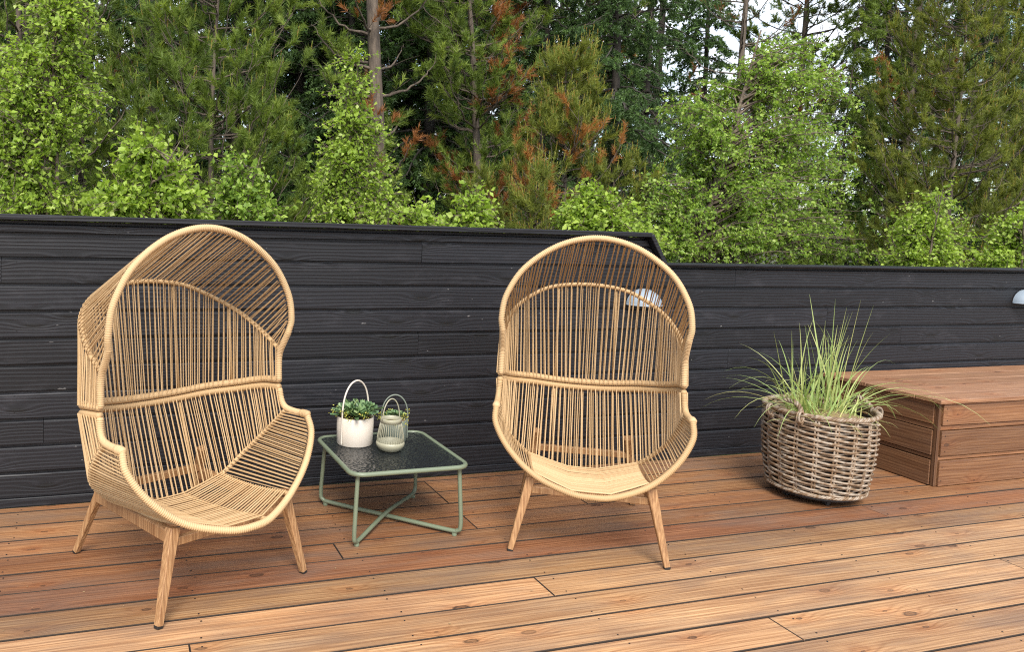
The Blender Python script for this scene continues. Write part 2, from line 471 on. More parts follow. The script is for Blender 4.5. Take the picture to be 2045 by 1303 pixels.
def mat_bark(name, a, b, sc=(14, 14, 3)):
    t = NT(name); v = t.coord(); n = t.noise(t.map(v, sc), 2, 4, .6)
    t.base(t.ramp(n, [(.35, a), (.65, b)])); t.rough(.9); t.bump(n, .6, .02); return t.m
M_BARK = mat_bark('pine_bark', (.055, .042, .033), (.15, .115, .085))
M_BARKD = mat_bark('dark_bark', (.025, .02, .017), (.06, .05, .04))
M_BARKB = mat_bark('birch_bark', (.07, .05, .038), (.20, .155, .11), (10, 10, 14))
M_TWIG = mat_bark('twig_bark', (.04, .03, .022), (.09, .065, .045))

# ------------------------------------------------------------------ the setting: ground, deck
ground = tag(obj('ground', mesh_from('ground', np.array([[-400, -400, -.42], [400, -400, -.42], [400, 400, -.42], [-400, 400, -.42]]), np.array([[0, 1, 2, 3]]), M_GROUND)), kind='structure')

WALL_Y = 3.907
rng = np.random.default_rng(7)
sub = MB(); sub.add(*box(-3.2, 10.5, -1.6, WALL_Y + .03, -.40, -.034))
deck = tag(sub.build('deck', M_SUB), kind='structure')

PITCH_D, Y0 = .164, 2.858
JOINTS = {4: [1.612], 3: [1.612 + 2.07], 2: [1.612], 1: [.923], 0: [3.72], -1: [-.46, 5.1], -2: [1.617], -3: [.253, 4.42], -4: [3.738], -5: [2.3], 5: [1.612]}
JOINTS[3] = [2.306]
for k in range(-27, 7):
    ya, yb = Y0 + k * PITCH_D + .0038, Y0 + (k + 1) * PITCH_D - .0038
    if k == 6: yb = WALL_Y - .006
    xs = list(JOINTS.get(k, [rng.uniform(-1, 6)]))
    xs = sorted(set([-3.2] + xs + ([xs[-1] + 4.14] if xs[-1] + 4.14 < 9.8 else []) + [10.5]))
    for xa, xb in zip(xs[:-1], xs[1:]):
        b = MB(); dz = rng.uniform(-.0012, .0012)
        b.add(*box(xa + .0012, xb - .0012, ya, yb, -.030 + dz, dz, .0022))
        r = rng.random(3)
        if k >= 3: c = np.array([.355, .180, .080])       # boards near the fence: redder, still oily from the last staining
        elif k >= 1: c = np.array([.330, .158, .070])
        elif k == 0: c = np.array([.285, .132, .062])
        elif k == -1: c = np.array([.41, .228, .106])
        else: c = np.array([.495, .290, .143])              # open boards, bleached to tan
        c = c * (.84 + .34 * r[0]) + np.array([0, .018, .012]) * (r[1] - .4)
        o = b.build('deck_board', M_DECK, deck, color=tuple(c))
        o.data.materials.append(M_EDGE)          # sawn edges coloured near black to paint in the gaps' shade, plus dirt
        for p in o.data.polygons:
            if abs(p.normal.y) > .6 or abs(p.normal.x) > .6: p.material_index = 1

litter_rg = np.random.default_rng(44); n = 150
C = np.stack([litter_rg.uniform(-.6, 6.0, n), 2.0 + 1.86 * litter_rg.random(n) ** .7, np.full(n, .0035)], 1)
a = litter_rg.uniform(0, 6.28, n); L_ = litter_rg.uniform(.004, .013, n); A_ = np.stack([np.cos(a), np.sin(a), np.zeros(n)], 1); B_ = np.stack([-np.sin(a), np.cos(a), np.zeros(n)], 1); w_ = L_ * litter_rg.uniform(.15, .6, n)
V = np.stack([C - A_ * L_[:, None] / 2, C + B_ * w_[:, None] / 2 + np.array([0, 0, .0015]), C + A_ * L_[:, None] / 2, C - B_ * w_[:, None] / 2 + np.array([0, 0, .0008])], 1).reshape(-1, 3); k_ = np.arange(n)[:, None] * 4
tag(obj('leaf_litter', mesh_from('leaf_litter', V, np.vstack([np.hstack([k_, k_ + 1, k_ + 2]), np.hstack([k_, k_ + 2, k_ + 3])]), mat_plain('dry_litter', (.30, .20, .10), .9, 0, .6, 40))), 'tiny dry leaf scraps scattered over the deck boards', 'litter', kind='stuff')
screws = MB()
for k in range(-8, 7):
    for x in np.arange(-2.0, 7.5, .6905):
        for yy in (Y0 + k * PITCH_D + .030, Y0 + (k + 1) * PITCH_D - .030):
            if yy > WALL_Y - .02: continue
            V, F = lathe([(0.0, .0012), (.0022, .0014), (.0034, .0012), (.0036, .0)], 6, (x + .233 + rng.normal(0, .006), yy + rng.normal(0, .004), .0005)); screws.add(V, F)
tag(screws.build('screw_heads', M_NAIL, deck), kind='stuff')

# ------------------------------------------------------------------ fence
fence = empty('timber_fence', (0, WALL_Y, 0))
tag(fence, 'long black stained horizontal board fence, taller on its left half', 'fence')
SEAMS = [.046, .172, .299, .424, .553, .679, .805, .932, 1.056, 1.179]
TALL_END = 3.10
def clad(x0, x1, z0, z1, slope_end=None):
    """one shiplap board: proud face, rebated lower lip; slope_end cuts the right end on the slant"""
    prof = [(.05, z0), (.002, z0), (0, z0 + .002), (0, z1 - .0195), (.0050, z1 - .0145), (.0150, z1 - .0138), (.0150, z1 - .0008), (.05, z1 - .0008)]
    n = len(prof)
    V = [(x0, y, z) for y, z in prof]
    for y, z in prof: V.append((x1 if slope_end is None else slope_end(z), y, z))
    F = np.array([[i, n + i, n + (i + 1) % n, (i + 1) % n] for i in range(n)])
    return np.array(V, float), [F, np.array([list(range(n)), list(range(2 * n - 1, n - 1, -1))])]
slope = lambda z: 2.978 + (1.352 - z) * .62
JW = {9: [1.574], 8: [-.484, 3.65], 7: [2.3], 6: [.887, 4.4], 5: [1.573, 5.05], 4: [.2, 3.632], 3: [2.9], 2: [-.3, 4.2], 1: [1.2], 0: [3.0]}
nails = MB()
for i, z0 in enumerate(SEAMS):
    z1 = SEAMS[i + 1] if i < 9 else 1.292
    if i == 9:
        xs = [-3.5, 1.574]
        b = MB(); b.add(*clad(-3.5, 1.573, z0, z1)); b.build('cladding_board', M_BLACK, fence)
        b = MB(); b.add(*clad(1.576, 0, z0, z1, slope)); b.build('cladding_board', M_BLACK, fence)
        b = MB(); b.add(*clad(-3.5, 0, 1.292, 1.345, slope)); b.build('cladding_board', M_BLACK, fence)
    else:
        zt = z1 if i < 8 else z1
        xs = [-3.5] + JW[i] + [10.5]
        if i == 8: zt = 1.165 + .014
        for xa, xb in zip(xs[:-1], xs[1:]):
            b = MB(); b.add(*clad(xa + .001, xb - .001, z0, zt - .0005)); b.build('cladding_board', M_BLACK, fence)
    for x in np.arange(-2.55, 10.4, .689):
        if i == 9 and x > 2.9: continue
        for zz in (z0 + .034, z1 - .028):
            V, F = lathe([(0.0, .0016), (.0022, .0014), (.0030, 0)], 6)
            V = V[:, [0, 2, 1]] * np.array([1, -1, 1]) + np.array([x + .887 - .827 + rng.uniform(-.006, .006), 0, zz + rng.uniform(-.005, .005)])
            nails.add(V, F)
tag(nails.build('nail_heads', M_NAIL, fence), kind='stuff')
b = MB(); b.add(*box(-3.5, 10.5, -.010, .045, .004, .0455, .003)); b.build('skirting_board', M_BLACK, fence)
b = MB(); b.add(*box(-3.5, 2.995, -.045, .085, 1.3475, 1.3735, .003)); b.build('top_cap', M_BLACK, fence)
b = MB(); V, F = box(0, .215, -.045, .085, 0, .026, .003)
ca = -math.atan2(1.0, .62)
R2 = np.array([[math.cos(ca), 0, -math.sin(ca)], [0, 1, 0], [math.sin(ca), 0, math.cos(ca)]])
b.add(V @ R2.T + np.array([2.984, 0, 1.354]), F); b.build('sloping_cap', M_BLACK, fence)
b = MB(); b.add(*box(3.095, 10.5, -.040, .085, 1.1800, 1.1990 - .004, .003)); b.build('low_cap', M_BLACK, fence)
b = MB(); b.add(*box(-3.5, 10.5, .055, .075, .0, 1.175)); b.add(*box(-3.5, 2.9, .055, .075, 1.175, 1.345)); b.build('backing_board', M_BLACK, fence)

def wall_lamp(x, z, label):
    """half-dome downlight on the fence"""
    e = tag(empty('wall_lamp', (x, WALL_Y, z)), label, 'wall lamp', 'half-dome wall lamps on the fence')
    n, m = 28, 10; rx, ry, rz = .110, .115, .094
    V = []
    for j in range(m + 1):
        ph = j / m * math.pi / 2
        for i in range(n + 1):
            th = math.pi + i / n * math.pi
            V.append((rx * math.cos(th) * math.cos(ph), ry * math.sin(th) * math.cos(ph) - .006, rz * math.sin(ph)))
    F = [[j * (n + 1) + i, j * (n + 1) + i + 1, (j + 1) * (n + 1) + i + 1, (j + 1) * (n + 1) + i] for j in range(m) for i in range(n)]
    b = MB(); b.add(np.array(V), np.array(F)); b.build('shade', M_LAMP, e, smooth=True)
    b = MB(); a = np.linspace(math.pi, 2 * math.pi, 30)
    P = np.stack([rx * np.cos(a), ry * np.sin(a) - .006, np.zeros(30)], 1); b.add(*tube(P, .0035, 6)); b.build('rim', M_LAMP, e, smooth=True)
    b = MB(); b.add(*box(-.06, .06, -.008, -.001, .005, .07, .002)); b.build('back_plate', M_LAMP, e)
    b = MB(); V, F = lathe([(0.001, .0), (.03, .004), (.03, .04)], 16, (0, -.055, .01)); b.add(V, F); b.build('bulb_holder', M_CREAM, e)
    return e
wall_lamp(2.978, .950, 'pale grey half-dome wall lamp seen through the right wicker chair')
wall_lamp(6.188, .952, 'pale grey half-dome wall lamp above the wooden bench at right edge')

# ------------------------------------------------------------------ storage bench
bx0, by0 = 4.405, 3.145
bench = tag(empty('storage_bench', (bx0, by0, 0)), 'brown wooden storage bench with plank lid against the black fence', 'bench')
WOODC = np.array([.230, .114, .052])
L_B = 4.2; D_B = WALL_Y - by0 - .012
def bcol(k=1.0, v=.55): return tuple(WOODC * k * (1 - v / 2 + v * rng.random()))
for (za, zb, rec) in ((.004, .146, 0), (.150, .171, .012), (.176, .317, 0), (.321, .348, .012), (.352, .474, 0)):
    MB().add(*box(.030, L_B, rec, rec + .024, za, zb, .002)).build('front_board', M_BENCH, bench, color=bcol(1.05 if rec == 0 else 1.25))
    MB().add(*box(rec, rec + .024, .036, D_B, za, zb, .002)).build('end_board', M_BENCHY, bench, color=bcol(.92 if rec == 0 else 1.05))
MB().add(*box(.006, .028, .010, .034, .003, .475, .002)).build('corner_post', M_BENCHZ, bench, color=bcol(.62))
MB().add(*box(.04, L_B, .04, D_B, .03, .47)).build('inner_box', M_SUB, bench)
scr = MB()
for xx in (.055, .70, 1.39, 2.08):
    for zz in (.035, .118, .205, .288, .380, .448):
        V, F = lathe([(0.0, .0012), (.0030, .0012), (.0034, 0)], 7); scr.add(V[:, [0, 2, 1]] * np.array([1, -1, 1]) + np.array([xx + rng.normal(0, .005), 0, zz + rng.normal(0, .004)]), F)
tag(scr.build('screw_heads', M_NAIL, bench), kind='stuff')
lw = (D_B + .022) / 5
for i in range(5):
    ya = -.022 + i * lw
    c = np.array([.365, .200, .108]) * (.85 + .25 * rng.random())
    MB().add(*box(-.024, L_B, ya + .002, ya + lw - .002, .478 + rng.uniform(0, .001), .503 + rng.uniform(-.001, .001), .0025)).build('lid_plank', M_BENCH, bench, color=tuple(c))

# ------------------------------------------------------------------ hooded cord chair
def half(H):
    H = np.array(H, float); H[-1, 0] = 0
    return np.vstack([H, H[:-1][::-1] * np.array([-1, 1, 1])])
HOOD = [(.398, -.140, .925), (.404, -.150, .985), (.384, -.147, 1.090), (.306, -.138, 1.214), (.162, -.130, 1.316), (0, -.130, 1.353)]
ARCH = [(.400, -.078, .845), (.392, .041, .912), (.354, .165, .984), (.277, .271, 1.045), (.1675, .326, 1.093), (0, .3485, 1.110)]
RAIL = [(.400, -.088, .700), (.398, .030, .684), (.350, .150, .655), (.248, .233, .636), (.130, .271, .620), (0, .286, .614)]
FRONT = [(.4075, -.262, .602), (.404, -.296, .530), (.340, -.339, .430), (.231, -.383, .343), (.096, -.442, .304), (0, -.461, .2995)]
REAR = [(.402, -.128, .592), (.390, -.016, .483), (.344, .070, .381), (.2455, .1035, .288), (.1424, .118, .250), (0, .112, .233)]
def build_chair():
    rg = np.random.default_rng(21)
    e = empty('hooded_chair', (0, 0, 0))
    TR = .0143
    hood = catmull(half(HOOD), 16); arch = catmull(half(ARCH), 16); rail = catmull(half(RAIL), 16)
    front = catmull(half(FRONT), 16); rear = catmull(half(REAR), 16)
    mir = np.array([-1, 1, 1])
    up_rail, lo_rail = rail + np.array([0, 0, .0150]), rail - np.array([0, 0, .0152])
    post = catmull([(.398, -.085, .712), (.397, -.083, .79), (.396, -.090, .835), (.396, -.115, .880), (.398, -.140, .925)], 6)
    path = np.vstack([post[:-1], hood, (post[:-1] * mir)[::-1]])
    hf = MB().add(*wrapped(path, TR)).build('hood_frame', M_ROPE, e, smooth=True)
    MB().add(*wrapped(up_rail, .0150, .0085, depth=.0022)).build('back_rail', M_ROPE, hf, smooth=True)
    MB().add(*wrapped(arch, .0105, .010, depth=.0022)).build('back_arch', M_ROPE, hf, smooth=True)
    lpost = catmull([(.400, -.088, .679), (.403, -.095, .64), (.405, -.118, .607), (.406, -.17, .598), (.4072, -.262, .602)], 6)
    lpath = np.vstack([lpost[:-1], front, (lpost[:-1] * mir)[::-1]])
    sf = MB().add(*wrapped(lpath, TR)).build('seat_frame', M_ROPE, e, smooth=True)
    MB().add(*wrapped(lo_rail, .0150, .0085, depth=.0022)).build('back_rail', M_ROPE, sf, smooth=True)
    MB().add(*wrapped(rear, .0105, .010, depth=.0022)).build('seat_back_bar', M_ROPE, sf, smooth=True)
    for s in (-1, 1):      # rounded arm tips
        MB().add(*wrapped(np.array([(s * .4068, -.225, .600), (s * .4070, -.262, .602), (s * .4070, -.270, .597)]), .0172, .0085)).build('arm_tip', M_ROPE, sf, smooth=True)
    def cord(P, name, parent, r=.0026):
        r = r * rg.uniform(.9, 1.12)
        MB().add(*tube(P, r, 6, cap=False)).build(name, M_ROPE, parent, smooth=True)
    # uprights behind the cords
    for x in (.155, .352):
        for s in (-1, 1):
            uu = point_on(up_rail, np.linspace(0, 1, 400)); aa = point_on(arch, np.linspace(0, 1, 400)); ll = point_on(lo_rail, np.linspace(0, 1, 400)); rr = point_on(rear, np.linspace(0, 1, 400))
            def near(Q): 
                ok = Q[np.abs(Q[:, 0] - s * x) < .02]; ok = ok[ok[:, 1].argmax()]; return ok
            a, b_, c, d = near(uu), near(aa), near(ll), near(rr)
            off = np.array([s * .3, .95, 0]) * .010 if x < .2 else np.array([s * .9, .4, 0]) * .010
            MB().add(*tube(np.array([a + off, (a + b_) / 2 + off * .8, b_ + off]), .0062, 8)).build('upright', M_ROPE, hf, smooth=True)
            if x < .2: MB().add(*tube(np.array([c + off, (c + d) / 2 + off * .8, d + off]), .0062, 8)).build('upright', M_ROPE, sf, smooth=True)
    # cords: two layers (in front of and behind each bar)
    for lay in (0, 1):
        n = 60
        us = (np.arange(n) + .35 + .42 * lay) / n + rg.normal(0, .0021, n)
        us = np.clip(us, .004, .996)
        A = point_on(up_rail, us); B = point_on(arch, np.clip(us + rg.normal(0, .0021, n), 0, 1)); Hh = point_on(hood, np.clip(us + .004 * (-1) ** lay + rg.normal(0, .0015, n), .002, .998))
        cen = np.array([0, -.12, 0]); dirA = norm((A - cen) * np.array([1, 1, 0])); dirB = norm((B - cen) * np.array([1, 1, 0]))
        sg = 1 if lay else -1
        hc = np.array([0, -.14, .95]); dirH = norm((Hh - hc) * np.array([1, 0, 1]))
        for i in range(n):
            a = A[i] + dirA[i] * sg * .0165; b_ = B[i] + dirB[i] * sg * .0125 + np.array([0, 0, .004])
            cord(np.array([a, (a + b_) / 2 + rg.normal(0, .0008, 3), b_]), 'back_cord', hf)
            h = Hh[i] + dirH[i] * (sg * .012 - .004) + np.array([0, .012, 0])
            b2 = B[i] + dirB[i] * sg * .0125 + np.array([0, 0, .004])
            cord(np.array([b2, (b2 + h) / 2 + rg.normal(0, .0010, 3), h]), 'hood_cord', hf)
        n = 60
        us = np.clip((np.arange(n) + .3 + .45 * lay) / n + rg.normal(0, .0021, n), .004, .996)
        A = point_on(lo_rail, us); B = point_on(rear, np.clip(.5 + (us - .5) * .985 + rg.normal(0, .0021, n), 0, 1))
        dirA = norm((A - cen) * np.array([1, 1, 0])); 
        dirB = norm((B - np.array([0, -.10, .45])))
        for i in range(n):
            a = A[i] + dirA[i] * sg * .0165; b_ = B[i] + dirB[i] * sg * .0125
            cord(np.array([a, (a + b_) / 2 + rg.normal(0, .0008, 3), b_]), 'seat_back_cord', sf)
    # seat ribs and seat cords
    def u_of(Q, x):
        u = np.linspace(0, .5, 600); P = point_on(Q, u); return u[np.abs(P[:, 0] - x).argmin()]
    ribs = []
    for x1, x2 in ((.2455, .231), (.067, .079), (-.067, -.079), (-.2455, -.231)):
        ur = u_of(rear, abs(x1)); uf = u_of(front, abs(x2))
        p = point_on(rear, ur)[0] * (np.sign(x1), 1, 1); q = point_on(front, uf)[0] * (np.sign(x2), 1, 1)
        P = np.array([p, p * .67 + q * .33 - np.array([0, 0, .012]), p * .33 + q * .67 - np.array([0, 0, .012]), q])
        P = catmull(P, 8); ribs.append(P)
        MB().add(*wrapped(P, .009, .014, depth=.001)).build('seat_rib', M_ROPE, sf, smooth=True)
    n = 28
    for i in range(n):
        v = .02 + .95 * (i + rg.uniform(-.12, .12)) / n
        P = np.array([point_on(rb, v)[0] for rb in ribs]) + np.array([0, 0, .0105])
        if i % 2: P = P + rg.normal(0, .0006, P.shape)
        P2 = [P[0]]
        for a, b_ in zip(P[:-1], P[1:]): P2 += [(a + b_) / 2 - np.array([0, 0, .001]), b_]
        cord(np.array(P2), 'seat_cord', sf, .0032)
    ur, uf = u_of(rear, .2455), u_of(front, .231)
    for s in (-1, 1):
        for lay in (0, 1):
            n = 22
            for i in range(n):
                t = (i + .4 + .45 * lay + rg.uniform(-.1, .1)) / (n + .6)
                p = point_on(rear, ur * t)[0]; q = point_on(front, .004 + (uf - .004) * t)[0]
                ctr = np.array([0, -.12, .62]); sg = 1 if lay else -1
                p = p + norm(p - ctr) * sg * .0115; q = q + norm(q - ctr) * sg * .009 + np.array([0, .012, 0])
                P = np.array([p, (p + q) / 2 + norm((p + q) / 2 - ctr) * .002, q]) * np.array([s, 1, 1])
                cord(P, 'side_cord', sf)
    # wooden base
    tk = (.43, .25, .115)
    for s in (-1, 1):
        l = MB().add(*frustum((s * .319, -.368, .008), (s * .246, -.328, .318), .023, .040, .025, .038, (1, .1, 0))).build('front_leg', M_TEAK, e, color=tk)
        MB().add(*frustum((s * .3205, -.3688, .0), (s * .3185, -.3678, .009), .024, .026, .024, .026, (1, .1, 0))).build('foot_pad', M_DARK, l)
        l = MB().add(*frustum((s * .272, .368, .008), (s * .214, .205, .385), .023, .037, .023, .035, (1, .1, 0))).build('back_leg', M_TEAK, e, color=tk)
        MB().add(*frustum((s * .273, .3705, .0), (s * .2725, .367, .009), .023, .025, .023, .025, (1, .1, 0))).build('foot_pad', M_DARK, l)
        MB().add(*frustum((s * .250, -.322, .286), (s * .232, .252, .262), .034, .034, .048, .044, (1, 0, 0))).build('side_rail', M_TEAK, e, color=tk)
    MB().add(*frustum((-.235, .238, .292), (.235, .238, .292), .030, .030, .026, .026, (0, 0, 1))).build('rear_crossbar', M_TEAK, e, color=tk)
    MB().add(*frustum((-.246, -.318, .262), (.246, -.318, .262), .030, .030, .024, .024, (0, 0, 1))).build('front_crossbar', M_TEAK, e, color=tk)
    return e
chair = build_chair()
chair.location = (.282, 3.128, 0); chair.rotation_euler = (0, 0, .468)
tag(chair, 'hooded sand cord lounge chair at left, turned towards the right, beside the table', 'chair', 'hooded cord chairs on the deck')
chair2 = copy_tree(chair)
chair2.location = (2.104, 3.107, 0); chair2.rotation_euler = (0, 0, -.513)
tag(chair2, 'hooded sand cord lounge chair facing the viewer, between table and wicker basket', 'chair')

# ------------------------------------------------------------------ side table
TX, TY, TZ, TW, TD = 1.240, 3.385, .325, .545, .575
table = tag(empty('side_table', (TX, TY, 0), math.radians(1.0)), 'low sage green tube table with dark hammered glass top', 'table')
def rrect(w, d, r, z, n=8):
    P = []
    for cx, cy, a0 in ((w / 2 - r, d / 2 - r, 0), (-w / 2 + r, d / 2 - r, 90), (-w / 2 + r, -d / 2 + r, 180), (w / 2 - r, -d / 2 + r, 270)):
        for k in range(n + 1):
            a = math.radians(a0 + 90 * k / n); P.append((cx + r * math.cos(a), cy + r * math.sin(a), z))
    return np.array(P)
MB().add(*tube(rrect(TW, TD, .06, TZ), .0105, 10, closed=True)).build('top_frame', M_GREEN, table, smooth=True)
P = rrect(TW - .016, TD - .016, .054, TZ + .004); n = len(P)
Q = P - np.array([0, 0, .007])
MB().add(np.vstack([P, Q]), [np.array([list(range(n))]), np.array([list(range(2 * n - 1, n - 1, -1))]), np.array([[i, n + i, n + (i + 1) % n, (i + 1) % n] for i in range(n)])]).build('glass_top', M_GLASS, table)
def xleg(s, zc):
    a, b_ = TW / 2 - .035, TD / 2 - .035
    f = 1.03
    P = catmull([(-a, -b_ * s, TZ - .006), (-a * f, -b_ * s * f, .18), (-a * f * 1.02, -b_ * s * f * 1.02, .055), (-a * f * .98, -b_ * s * f * .98, .026), (-a * .86, -b_ * s * .86, .020), (0, 0, .020 + zc),
                 (a * .86, b_ * s * .86, .020), (a * f * .98, b_ * s * f * .98, .026), (a * f * 1.02, b_ * s * f * 1.02, .055), (a * f, b_ * s * f, .18), (a, b_ * s, TZ - .006)], 10)
    l = MB().add(*tube(P, .0098, 10)).build('crossed_leg', M_GREEN, table, smooth=True)
    for sg in (-1, 1):
        V, F = lathe([(0.001, 0), (.011, 0), (.012, .004), (.011, .014), (.001, .014)], 12, (sg * a * .97, sg * b_ * s * .97, 0))
        MB().add(V, F).build('foot_pad', M_GREEN, l)
xleg(1, .019); xleg(-1, 0.0)

TOPZ = TZ + .0045
def leaf_quads(C, A, Nn, Ln, Wd, fold=.15, w_at=.45):
    """leaf blades: base C, axis A, normal Nn; 6-vertex pointed ovals"""
    A = norm(A); B = norm(np.cross(Nn, A)); Nn = np.cross(A, B)
    Ln = np.broadcast_to(Ln, (len(C),))[:, None]; Wd = np.broadcast_to(Wd, (len(C),))[:, None]
    v = [C, C + A * Ln * w_at * .7 + B * Wd * .5 + Nn * Wd * fold, C + A * Ln * (w_at + .3) + B * Wd * .36 + Nn * Wd * fold * .7, C + A * Ln - Nn * Ln * .06,
         C + A * Ln * (w_at + .3) - B * Wd * .36 + Nn * Wd * fold * .7, C + A * Ln * w_at * .7 - B * Wd * .5 + Nn * Wd * fold]
    V = np.stack(v, 1).reshape(-1, 3); k = np.arange(len(C))[:, None] * 6
    F = np.hstack([k + j for j in (0, 1, 2, 3)]), np.hstack([k + j for j in (0, 3, 4, 5)])
    return V, np.vstack([F[0], F[1]])

def rosettes(parent, c, rad, z, nr, rg, size, matname='succulent_leaf'):
    for i in range(nr):
        a = rg.uniform(0, 2 * math.pi); r = rad * math.sqrt(rg.random()) * .95
        p = np.array([c[0] + r * math.cos(a), c[1] + r * math.sin(a), z + rg.uniform(-.004, .016) + .02 * (1 - r / rad)])
        tilt = np.array([math.cos(a), math.sin(a), 0]) * r / rad * .8
        m = 12; k = np.arange(m); th = k * 2.4 + rg.uniform(0, 6.28); el = .30 + .75 * k / m + rg.normal(0, .12, m)
        A = np.stack([np.cos(th) * np.cos(el), np.sin(th) * np.cos(el), np.sin(el)], 1) + tilt
        up = np.tile(np.array([0, 0, 1.0]) + tilt, (m, 1)); up = up - norm(A) * (up * norm(A)).sum(1, keepdims=True)
        V, F = leaf_quads(np.tile(p, (m, 1)), A, up, size * (1.1 - .5 * k / m) * rg.uniform(.8, 1.15, m), size * .30, .12, .75)
        o = obj('leaf_rosette', mesh_from('leaf_rosette', V, F, M_SUCC, tint=np.tile(rg.beta(2, 2, m), 2)), parent)
def flowers(parent, c, rad, z, nf, rg, name='flower_cluster'):
    C, T = [], []
    for i in range(nf):
        a = rg.uniform(0, 2 * math.pi); r = rad * rg.uniform(.75, 1.25)
        p = np.array([c[0] + r * math.cos(a), c[1] + r * math.sin(a), z + rg.uniform(-.022, .014)])
        for j in range(9): C.append(p + rg.normal(0, .007, 3)); T.append(min(1, rg.beta(2, 2) * .8))
    C = np.array(C); A = rg.normal(0, 1, C.shape) + np.array([0, 0, .6])
    V, F = leaf_quads(C, A, rg.normal(0, 1, C.shape), rg.uniform(.006, .011, len(C)), rg.uniform(.004, .007, len(C)))
    o = obj(name, mesh_from(name, V, F, M_FLOWER, tint=np.tile(T, 2)), parent)
    o['kind'] = 'stuff'; return o

def pot(name, c, r, h, mat, hr, hang, hh, label, seed, nros, lsz, strap=.0056):
    rg = np.random.default_rng(seed)
    e = tag(empty(name, (c[0], c[1], TOPZ)), label, 'flower pot', 'hoop-handled pots on the table')
    MB().add(*lathe([(0.001, .0), (r * .94, 0), (r * .97, .004), (r, h), (r - .002, h + .002), (r - .005, h), (r - .006, h - .022), (.001, h - .022)], 40)).build('pot', mat, e, smooth=False)
    for p in e.children[0].data.polygons: p.use_smooth = True
    a = np.linspace(0, math.pi, 30)
    d = np.array([math.cos(hang), math.sin(hang), 0])
    arc = [d * (r + .004) * math.cos(t) + np.array([0, 0, h + hh * math.sin(t) ** .8 if math.sin(t) > 0 else h]) for t in a]
    P = np.vstack([[d * (r + .004) + np.array([0, 0, .006])], [d * (r + .004) + np.array([0, 0, h * .6])], arc, [-d * (r + .004) + np.array([0, 0, h * .6])], [-d * (r + .004) + np.array([0, 0, .006])]])
    MB().add(*tube(resample(P, 60), strap * .75, 8)).build('hoop_handle', mat, e, smooth=True)
    pl = tag(empty(name.replace('pot', 'plant'), (c[0], c[1], TOPZ + h - .014)), label.replace('pot', 'pot').split(' pot')[0] + ' pot: clump of succulent leaves with tiny yellow flowers', 'plant')
    MB().add(*lathe([(.001, .010), (r * .6, .010), (r * .9, .004)], 24)).build('soil', M_SOIL, pl)
    rosettes(pl, (0, 0), r * .72, .016, nros, rg, lsz)
    flowers(pl, (0, 0), r * 1.02, .030, int(nros * 1.9), rg)
    return e
pot('cream_pot', (1.116, 3.537), .089, .132, M_CREAM, .089, math.radians(-149), .170, 'larger cream ceramic pot with tall hoop handle on the green table', 5, 13, .074)
pot('sage_pot', (1.318, 3.545), .062, .104, M_SAGE, .06, math.radians(-8), .120, 'small dark sage pot with thin hoop handle behind the wire lantern', 6, 16, .026, .0045)
# colour the labels of the plants apart
for o in list(COL.objects):
    if o.get('category') == 'plant':
        o['label'] = 'blue-green succulents with yellow flowers filling the cream pot' if o.name.startswith('cream') else 'low tuft of tiny yellow-green leaves filling the sage pot'

lant = tag(empty('wire_lantern', (1.246, 3.395, TOPZ), .3), 'khaki wire lantern with solid bowl base and hoop handle, front of the table', 'lantern')
MB().add(*lathe([(.001, .0), (.042, .0), (.052, .006), (.066, .022), (.0675, .032), (.064, .040), (.061, .040), (.060, .030), (.001, .022)], 36)).build('bowl', M_LANT, lant, smooth=True)
MB().add(*lathe([(.0455, .120), (.0500, .119), (.0495, .136), (.0480, .1385), (.0445, .137), (.0455, .120)], 36)).build('top_ring', M_LANT, lant, smooth=True)
for i in range(34):
    a = i / 34 * 2 * math.pi
    P = np.array([(r * math.cos(a), r * math.sin(a), z) for r, z in ((.0635, .036), (.0620, .060), (.0555, .092), (.0480, .124))])
    MB().add(*tube(P, .0013, 5)).build('wire', M_LANT, lant, smooth=True)
a = np.linspace(0, math.pi, 24)
MB().add(*tube(np.stack([.049 * np.cos(a), 0 * a, .132 + .088 * np.sin(a)], 1), .0027, 8)).build('hoop_handle', M_LANT, lant, smooth=True)

lant.scale = (1.0, 1.0, 1.1)
# ------------------------------------------------------------------ wicker basket on a dolly, ornamental grass
BX, BY, BZ0, BZ1, BR0, BR1 = 3.612, 3.210, .058, .478, .230, .262
dolly = tag(empty('plant_dolly', (BX, BY, 0)), 'black wheeled plant trolley under the wicker basket', 'plant trolley')
MB().add(*lathe([(.001, .030), (.205, .030), (.208, .036), (.205, .052), (.001, .052)], 40)).build('plate', M_DARK, dolly)
for k in range(5):
    a = math.radians(-118 + 72 * k); c = np.array([.165 * math.cos(a), .165 * math.sin(a), 0])
    V, F = lathe([(.004, -.011), (.0150, -.011), (.0165, -.008), (.0165, .008), (.0150, .011), (.004, .011)], 18)
    V = V[:, [0, 2, 1]] + c + np.array([0, 0, .0165]); w = MB().add(V, F).build('caster', M_DARK, dolly, smooth=False)
    MB().add(*box(c[0] - .012, c[0] + .012, c[1] - .016, c[1] - .0125, .012, .031, .001)).build('fork', M_DARK, w)
basket = tag(empty('wicker_basket', (BX, BY, BZ0)), 'round grey-brown woven wicker basket planter with two rim handles', 'basket')
HB = BZ1 - BZ0
def brad(z): return BR0 + (BR1 - BR0) * (z / HB) ** .8 + .012 * math.sin(min(1, z / HB) * math.pi) 
rgb = np.random.default_rng(3)
NST = 18
for k in range(NST):
    for dd in (-.5, .5):
        a = 2 * math.pi * k / NST + dd * .055
        zs = np.linspace(.002, HB - .01, 8)
        P = np.array([((brad(z) - .002) * math.cos(a), (brad(z) - .002) * math.sin(a), z) for z in zs])
        MB().add(*tube(P, .0052, 6)).build('stake', M_WICKER, basket, smooth=True)
